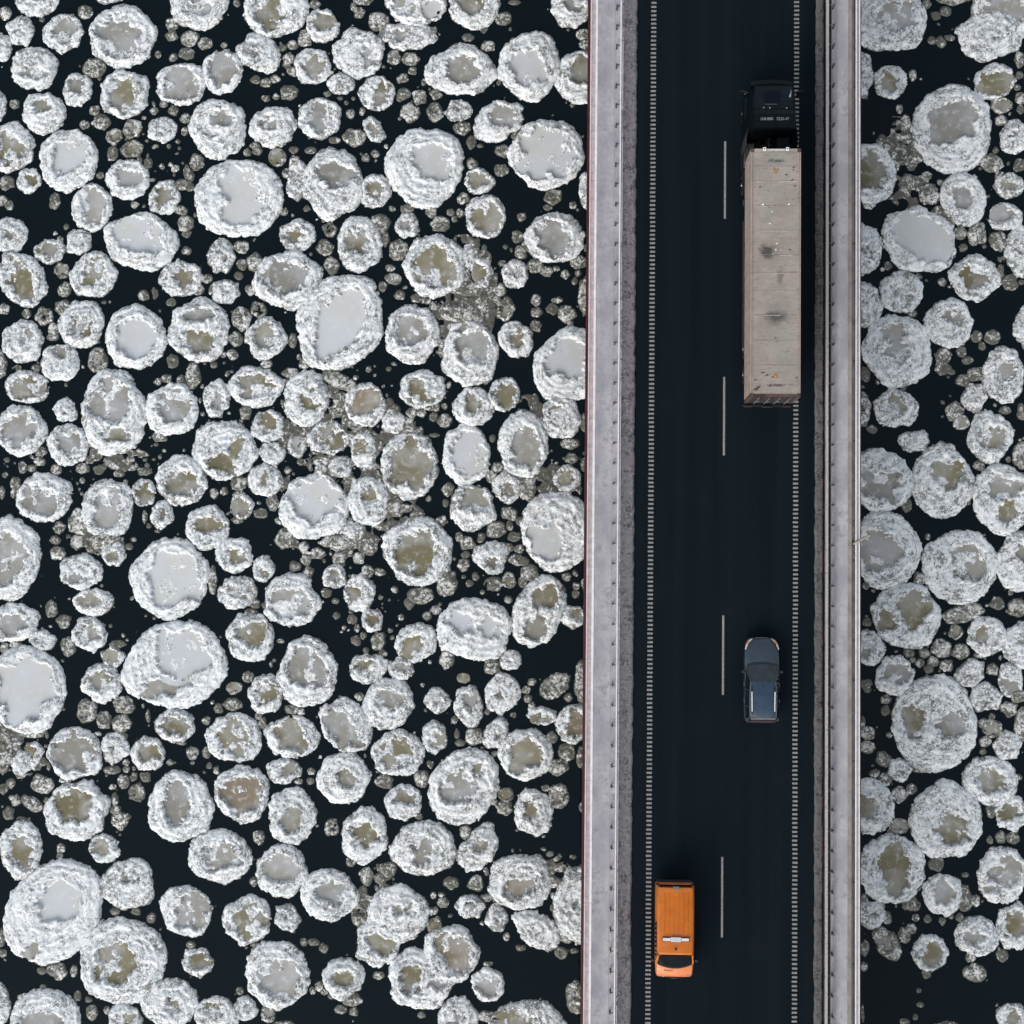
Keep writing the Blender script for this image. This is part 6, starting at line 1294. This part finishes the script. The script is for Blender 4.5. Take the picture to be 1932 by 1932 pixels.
(0.53,-0.33,0.22,0.56,0),(-10.02,15.94,0.34,0.34,0),(-15.03,0.21,0.34,0.34,0),(-18.04,-1.6,0.34,0.34,0),(24.78,27.17,0.34,0.34,0),(23.55,-14.03,0.32,0.36,0),
(-23.4,30.88,0.37,0.31,0),(-16.4,30.34,0.37,0.31,0),(-16.7,29.13,0.31,0.37,0),(-22.2,22.75,0.31,0.37,0),(-15.16,32.71,0.37,0.31,0),(-6.02,23.5,0.31,0.37,0),
(-24.75,15.9,0.37,0.31,0),(-29.93,13.54,0.37,0.31,0),(-9.14,15.75,0.37,0.31,0),(-29.52,1.89,0.37,0.31,0),(-13.98,-0.97,0.37,0.31,0),(-9.3,-1.48,0.31,0.37,0),
(-2.91,-0.24,0.31,0.37,0),(-31.78,-11.91,0.31,0.37,0),(-32.22,-12.22,0.31,0.37,0),(-15.11,-21.27,0.31,0.37,0),(23.6,22.72,0.31,0.37,0),(23.67,25.91,0.37,0.31,0),
(23.01,-12.62,0.31,0.37,0),(17.33,-18.54,0.31,0.37,0),(22.15,-17.55,0.31,0.37,0),(-17.89,28.17,0.4,0.28,0),(-30.49,6.92,0.4,0.28,0),(-31.52,6.03,0.28,0.4,0),
(-2.34,15.67,0.32,0.34,0),(-12.31,-3.62,0.32,0.34,0),(-13.91,24.84,0.43,0.25,0),(-16.14,13.33,0.25,0.43,0),(-18.22,-2.13,0.43,0.25,0),(-25.83,-12.75,0.25,0.43,0),
(23.65,17.39,0.25,0.43,0),(-22.52,26.13,0.34,0.31,0),(-8.32,20.68,0.34,0.31,0),(-30.54,6.35,0.34,0.31,0),(-26.27,6.19,0.34,0.31,0),(-5.3,2.22,0.31,0.34,0),
(-32.34,-4.25,0.31,0.34,0),(-28.86,-15.49,0.31,0.34,0),(20.36,30.39,0.31,0.34,0),(16.51,8.46,0.34,0.31,0),(18.55,-3.98,0.34,0.31,0),(22.72,-8.8,0.34,0.31,0),
(16.67,-10.65,0.34,0.31,0),(-15.33,1.64,0.32,0.32,0),(-23.15,15.52,0.37,0.28,0),(-20.48,4.6,0.28,0.37,0),(-3.07,3.17,0.37,0.28,0),(-20.67,-10.01,0.28,0.37,0),
(-25.76,-13.3,0.37,0.28,0),(-17.5,-8.3,0.28,0.37,0),(-6.68,-8.1,0.28,0.37,0),(-32.15,-20.54,0.19,0.56,0),(-17.49,-16.16,0.28,0.37,0),(-12.84,-24.15,0.37,0.28,0),
(21.8,12.35,0.37,0.28,0),(19.4,-3.97,0.37,0.28,0),(16,-7.86,0.19,0.56,0),(-12.12,-24.28,0.32,0.31,0),(17.27,-6.56,0.32,0.31,0),(-27.71,-23.71,0.26,0.37,0),
(-32.48,26.96,0.31,0.31,0),(-27.78,26.59,0.31,0.31,0),(-23.23,26.58,0.31,0.31,0),(-16.38,28.8,0.31,0.31,0),(-5.41,31.16,0.31,0.31,0),(-9.99,28.4,0.31,0.31,0),
(-15.49,12.01,0.31,0.31,0),(-24.76,-11.43,0.31,0.31,0),(-16.62,-12.49,0.31,0.31,0),(-13.88,-20.78,0.31,0.31,0),(19.56,32.54,0.31,0.31,0),(19.64,-4.82,0.31,0.31,0),
(22.6,-7.77,0.31,0.31,0),(17.27,-7.17,0.31,0.31,0),(18.66,-19.12,0.31,0.31,0),(21.91,-20.63,0.31,0.31,0),(-22.31,18.48,0.32,0.3,0),(-20.02,-7.53,0.3,0.32,0),
(-24.64,23.51,0.28,0.34,0),(-32.63,21.09,0.28,0.34,0),(-22.19,22.17,0.28,0.34,0),(-18.47,24.53,0.34,0.28,0),(-22.5,11.03,0.28,0.34,0),(-2.27,15.01,0.34,0.28,0),
(-1.12,15.71,0.43,0.22,0),(-22.4,23.06,0.25,0.37,0),(-22.74,20.83,0.37,0.25,0),(-15.29,24.27,0.37,0.25,0),(-20.81,16.23,0.25,0.37,0),(-17.63,12,0.37,0.25,0),
(-9.31,9.28,0.37,0.25,0),(-24.44,3.25,0.19,0.5,0),(-10.99,0.24,0.37,0.25,0),(-9.56,3.87,0.37,0.25,0),(-8.37,9.62,0.37,0.25,0),(-31.64,-4.12,0.37,0.25,0),
(-28.69,-11.68,0.37,0.25,0),(-25.25,-13.67,0.37,0.25,0),(-24.51,-18.93,0.37,0.25,0),(-27.96,-22.31,0.25,0.37,0),(-4.72,-17.84,0.37,0.25,0),(23.86,9.58,0.37,0.25,0),
(24.78,9.59,0.25,0.37,0),(24.78,9.37,0.25,0.37,0),(-28.34,25.76,0.31,0.28,0),(-24.35,26.55,0.31,0.28,0),(-13.01,26.37,0.28,0.31,0),(-16.24,24.3,0.31,0.28,0),
(-18.53,28.36,0.31,0.28,0),(-9.49,28.85,0.31,0.28,0),(-3.52,25.08,0.31,0.28,0),(-22.33,19.46,0.31,0.28,0),(-23.32,11.16,0.31,0.28,0),(-21.08,16.86,0.31,0.28,0),
(-11.01,16.44,0.28,0.31,0),(-7.94,9.6,0.28,0.31,0),(-7.25,20.68,0.31,0.28,0),(-3.18,1.62,0.31,0.28,0),(-7.8,-1.84,0.31,0.28,0),(-8.05,9.06,0.28,0.31,0),
(-20.7,-8.22,0.31,0.28,0),(-23.63,-19.28,0.28,0.31,0),(-32.07,-21.4,0.31,0.28,0),(-12.42,-15.99,0.31,0.28,0),(-17.85,-17.15,0.28,0.31,0),(-7.79,-18.63,0.31,0.28,0),
(19.55,22.79,0.31,0.28,0),(-29.86,-21.85,0.34,0.25,0),(16.35,21.13,0.34,0.25,0),(-3.72,32.78,0.43,0.19,0),(-8.85,28.21,0.22,0.37,0),(-32,11.69,0.37,0.22,0),
(-19.13,3.1,0.37,0.22,0),(-15.45,-11.54,0.37,0.22,0),(-6.55,-8.77,0.19,0.43,0),(17.4,17.69,0.26,0.31,0),(18.79,28.5,0.24,0.34,0),(-22.57,25.36,0.28,0.28,0),
(-23.29,29.66,0.28,0.28,0),(-12.12,23.82,0.28,0.28,0),(-11.56,24.07,0.28,0.28,0),(-31.5,14.87,0.28,0.28,0),(-0.7,17.15,0.28,0.28,0),(-3.17,20.43,0.28,0.28,0),
(-2.86,0.94,0.28,0.28,0),(-0.47,0.09,0.28,0.28,0),(-3.71,-1.24,0.28,0.28,0),(-8.3,-2.21,0.28,0.28,0),(-8.75,9.25,0.28,0.28,0),(-12.08,-6.75,0.28,0.28,0),
(-4.46,-12.49,0.28,0.28,0),(20.06,31.9,0.28,0.28,0),(23.65,18.07,0.28,0.28,0),(19.16,-4.53,0.28,0.28,0),(24.61,-2.51,0.28,0.28,0),(21.34,-18.47,0.28,0.28,0),
(-23.81,26.94,0.31,0.25,0),(-17.39,28.39,0.31,0.25,0),(-17.91,27.27,0.31,0.25,0),(-18.34,24.21,0.31,0.25,0),(-16.67,22.93,0.25,0.31,0),(-16.76,20.71,0.31,0.25,0),
(-10.21,27.32,0.25,0.31,0),(-8.32,20.9,0.31,0.25,0),(-22.55,20.74,0.31,0.25,0),(-30.85,11.69,0.31,0.25,0),(-19.3,17.05,0.31,0.25,0),(-10.16,15.94,0.25,0.31,0),
(-4.56,15.7,0.31,0.25,0),(-6.99,20.3,0.25,0.31,0),(-6.68,20.68,0.25,0.31,0),(-27.51,1.4,0.31,0.25,0),(-16.67,3.12,0.31,0.25,0),(-3.74,1.68,0.31,0.25,0),
(-25.4,-9.21,0.25,0.31,0),(-8.01,-10.45,0.25,0.31,0),(-1.51,-11.71,0.31,0.25,0),(-21.35,-20.74,0.31,0.25,0),(-25.71,-18.95,0.31,0.25,0),(-29.78,-22.34,0.31,0.25,0),
(-10.76,-22.22,0.31,0.25,0),(20.4,16.76,0.31,0.25,0),(19.5,-21.51,0.25,0.31,0),(16.01,-23.75,0.12,0.62,0),(16.06,-17.54,0.25,0.31,0),(-32.67,4.57,0.19,0.4,0),
(18.05,26.59,0.24,0.31,0),(-0.29,21.09,0.25,0.28,0),(-20.61,11.93,0.28,0.25,0),(-10.62,17.51,0.28,0.25,0),(0.47,18.67,0.19,0.37,0),(-31.01,5.97,0.28,0.25,0),
(-6.54,2.27,0.25,0.28,0),(0.06,-0.46,0.25,0.28,0),(0.04,-0.89,0.25,0.28,0),(-31.17,-13.88,0.37,0.19,0),(-14.76,-11.53,0.28,0.25,0),(-2.37,-5.82,0.28,0.25,0),
(-0.32,-6.66,0.25,0.28,0),(-14.09,-22.89,0.25,0.28,0),(-18.56,-23.23,0.25,0.28,0),(17.34,24.36,0.25,0.28,0),(19.87,30.45,0.25,0.28,0),(24.78,26.54,0.25,0.28,0),
(18.75,15.01,0.28,0.25,0),(-14.39,27.52,0.31,0.22,0),(-25.95,5.69,0.31,0.22,0),(-3.69,2.92,0.22,0.31,0),(-6.16,1.28,0.31,0.22,0),(-10.06,4.3,0.31,0.22,0),
(-10.75,-4.32,0.31,0.22,0),(-6.35,-9.26,0.31,0.22,0),(-14.44,-20.46,0.31,0.22,0),(-4.86,-16.38,0.22,0.31,0),(16.07,-21.22,0.22,0.31,0),(-24.18,29.82,0.25,0.25,0),
(-27.38,22.81,0.25,0.25,0),(-19.69,32.79,0.25,0.25,0),(-18.91,24.15,0.25,0.25,0),(-17.48,-1.69,0.25,0.25,0),(-19.91,4.73,0.25,0.25,0),(-17.75,-7.93,0.25,0.25,0),
(-15.38,-7.65,0.25,0.25,0),(-14.71,-10.98,0.25,0.25,0),(-2.67,-6.26,0.25,0.25,0),(-2.6,-6.75,0.25,0.25,0),(-15,-20.47,0.25,0.25,0),(-17.73,-20.64,0.25,0.25,0),
(-1,-17.66,0.25,0.25,0),(24.72,28.48,0.25,0.25,0),(22.6,13.16,0.25,0.25,0),(21.64,-6.08,0.25,0.25,0),(16.24,-2.29,0.25,0.25,0),(23.09,-7.4,0.25,0.25,0),
(19.02,-16.82,0.25,0.25,0),(18.9,-18.52,0.25,0.25,0),(19.56,-18.56,0.25,0.25,0),(21.57,18.72,0.26,0.24,0),(-12.35,26.49,0.22,0.28,0),(-16.97,30.21,0.28,0.22,0),
(-0.14,16.78,0.22,0.28,0),(-8.57,15.63,0.28,0.22,0),(-7.34,4.16,0.22,0.28,0),(-3.65,-19.96,0.22,0.28,0),(-8.34,-24.36,0.28,0.22,0),(-5.58,0.05,0.24,0.25,0),
(-12.94,32.57,0.19,0.31,0),(-1.73,20.97,0.31,0.19,0),(-32.03,4.57,0.19,0.31,0),(-7.98,8,0.37,0.16,0),(-24.03,-8.01,0.16,0.37,0),(0.5,-12.72,0.19,0.31,0),
(-2.85,-20.55,0.31,0.19,0),(-4.68,-21.49,0.31,0.19,0),(0.1,-20.68,0.31,0.19,0),(20.86,30.64,0.31,0.19,0),(18.29,-24.18,0.31,0.19,0),(18.97,-10.37,0.24,0.24,0),
(-10.57,20.9,0.25,0.22,0),(0.02,17.22,0.22,0.25,0),(-25.29,1.55,0.25,0.22,0),(-13.47,-1.4,0.25,0.22,0),(-4.73,7.83,0.22,0.25,0),(-11.88,-3.34,0.22,0.25,0),
(-12.23,-2.91,0.22,0.25,0),(-8.6,-13.41,0.25,0.22,0),(-26.03,-24.47,0.22,0.25,0),(-14.46,-23.14,0.22,0.25,0),(20.29,22.41,0.25,0.22,0),(20.88,11.73,0.25,0.22,0),
(24.13,-0.59,0.22,0.25,0),(20.35,-18.67,0.22,0.25,0),(-4.5,28.58,0.19,0.28,0),(-32.46,6.43,0.28,0.19,0),(-25.25,5.98,0.31,0.16,0),(-23.83,10.97,0.22,0.22,0),
(-29.61,19.14,0.22,0.22,0),(-25.2,-11.01,0.22,0.22,0),(-20.47,-10.75,0.22,0.22,0),(-4.43,-9.85,0.22,0.22,0),(-3.4,-7.68,0.22,0.22,0),(-28.91,-15.92,0.22,0.22,0),
(24.6,27.79,0.22,0.22,0),(23.39,24.22,0.22,0.22,0),(22.6,-9.35,0.22,0.22,0),(-10.22,28.34,0.19,0.25,0),(-0.37,14.39,0.19,0.25,0),(-25.33,6.51,0.25,0.19,0),
(-23.73,2.44,0.25,0.19,0),(-27.62,6.56,0.19,0.25,0),(-26.85,-9.04,0.25,0.19,0),(-29.68,-12.81,0.25,0.19,0),(-10.2,-13.13,0.19,0.25,0),(-20.08,-10.99,0.19,0.25,0),
(-27.11,-23.88,0.25,0.19,0),(-30.91,-23.84,0.25,0.19,0),(-1.08,-18.33,0.19,0.25,0),(22.31,-4.06,0.25,0.19,0),(22.95,-14.19,0.19,0.25,0),(21.62,-16.12,0.25,0.19,0),
(-22.12,-9.48,0.28,0.16,0),(-17.31,27.37,0.22,0.19,0),(-29.3,19.84,0.19,0.22,0),(-1.2,17.47,0.22,0.19,0),(-25.05,1.96,0.22,0.19,0),(-22.73,-10.6,0.22,0.19,0),
(-2.35,-7.12,0.22,0.19,0),(-13.78,-23.19,0.22,0.19,0),(-13.41,-23.43,0.22,0.19,0),(-7.77,-17.77,0.19,0.22,0),(18.26,10.85,0.19,0.22,0),(19.12,17.07,0.22,0.19,0),
(19.59,2.5,0.19,0.22,0),(24.04,6.84,0.19,0.22,0),(24.58,-10.72,0.19,0.22,0),(18.87,-23.93,0.19,0.22,0),(-29.65,-10.95,0.16,0.25,0),(-16.57,-3.7,0.25,0.16,0),
(-13.42,-13.67,0.31,0.12,0),(-20.35,30.36,0.19,0.19,0),(-4.56,28.13,0.19,0.19,0),(-32.53,5.58,0.19,0.19,0),(-24.18,2.75,0.19,0.19,0),(-4.85,-7.52,0.19,0.19,0),
(24.8,16.77,0.19,0.19,0),(17.46,-8.51,0.19,0.19,0),(20.83,-18.42,0.19,0.19,0),(-5.59,24.51,0.22,0.16,0),(-27.04,15.48,0.22,0.16,0),(-25.97,-12.01,0.22,0.16,0),
(-6.8,-18.86,0.22,0.16,0),(-30.98,31.88,0.19,0.16,0),(-4.09,18.72,0.19,0.16,0),(-25.56,5.25,0.19,0.16,0),(-8.5,-6.08,0.19,0.16,0),(-29.7,-23.2,0.19,0.16,0),
(-7.31,-17.7,0.19,0.16,0),(19.14,-23.26,0.19,0.16,0),(-17.08,-5.01,0.12,0.22,0),(21.84,4.42,0.16,0.16,0),(19.08,-22.48,0.16,0.16,0),(-3.09,-14.06,0.19,0.12,0),
(-9.16,27.89,0.12,0.12,0),
]
JAMS = [(-13.1,8.6,3.6,5.7),(-25.8,6.1,4.2,1.5),(-7.2,15.0,3.3,2.1),(-20.1,10.4,1.5,2.4),(-13.3,2.6,3.9,1.8),(-2.6,5.7,2.1,1.8),(-31.7,-9.6,2.1,2.1),(-25.5,-11.0,1.8,1.2),(-13.1,29.3,1.8,2.7),(-6.3,17.1,2.4,1.8),(-9.7,2.6,2.7,2.4),(-3.1,0.3,3.3,1.5),(-11.5,-1.0,2.1,3.6),(-29.2,6.1,2.7,1.5),(19.9,-4.8,2.4,2.7),(-1.5,-16.2,2.1,1.2),(-19.7,20.1,1.8,1.5),(-24.6,24.1,1.8,3.3),(-14.2,21.9,2.1,1.8),(-6.2,10.4,1.8,1.2),(-15.8,8.0,1.8,2.1),(16.4,22.8,1.8,2.1),(-30.8,-3.0,1.8,1.5),(17.8,-0.4,1.8,1.8),(21.9,10.0,1.8,1.8)]
SHEETS = [(-14.7,10.6,1.79,1.04),(-13.3,9.4,1.34,1.64),(-11.0,8.9,1.79,1.19),(-9.6,7.7,1.04,1.19),(-15.8,7.7,1.19,1.19),(-13.4,7.1,2.08,1.49),(-11.9,4.6,2.53,2.08),(-14.5,2.1,2.38,0.89),(-12.7,2.3,1.64,1.04),(-6.3,16.5,1.49,1.19),(-5.7,15.4,1.79,1.19),(-1.5,5.5,1.79,1.04),(-27.3,2.5,1.19,1.34),(-26.6,6.6,2.08,0.74),(-31.7,-9.6,1.79,1.79),(-30.7,-7.5,1.79,1.19),(-6.3,18.0,1.19,1.19),(-2.3,9.3,0.89,0.89),(-20.0,6.1,1.19,0.89),(-17.6,5.6,1.19,0.89),(-9.1,2.6,1.79,1.19),(17.8,24.0,1.34,1.79),(19.3,21.3,1.49,1.19),(-7.2,14.4,1.19,1.79),(-0.6,-16.5,1.49,0.89),(-10.7,-18.1,1.19,1.79)]

build_floes()
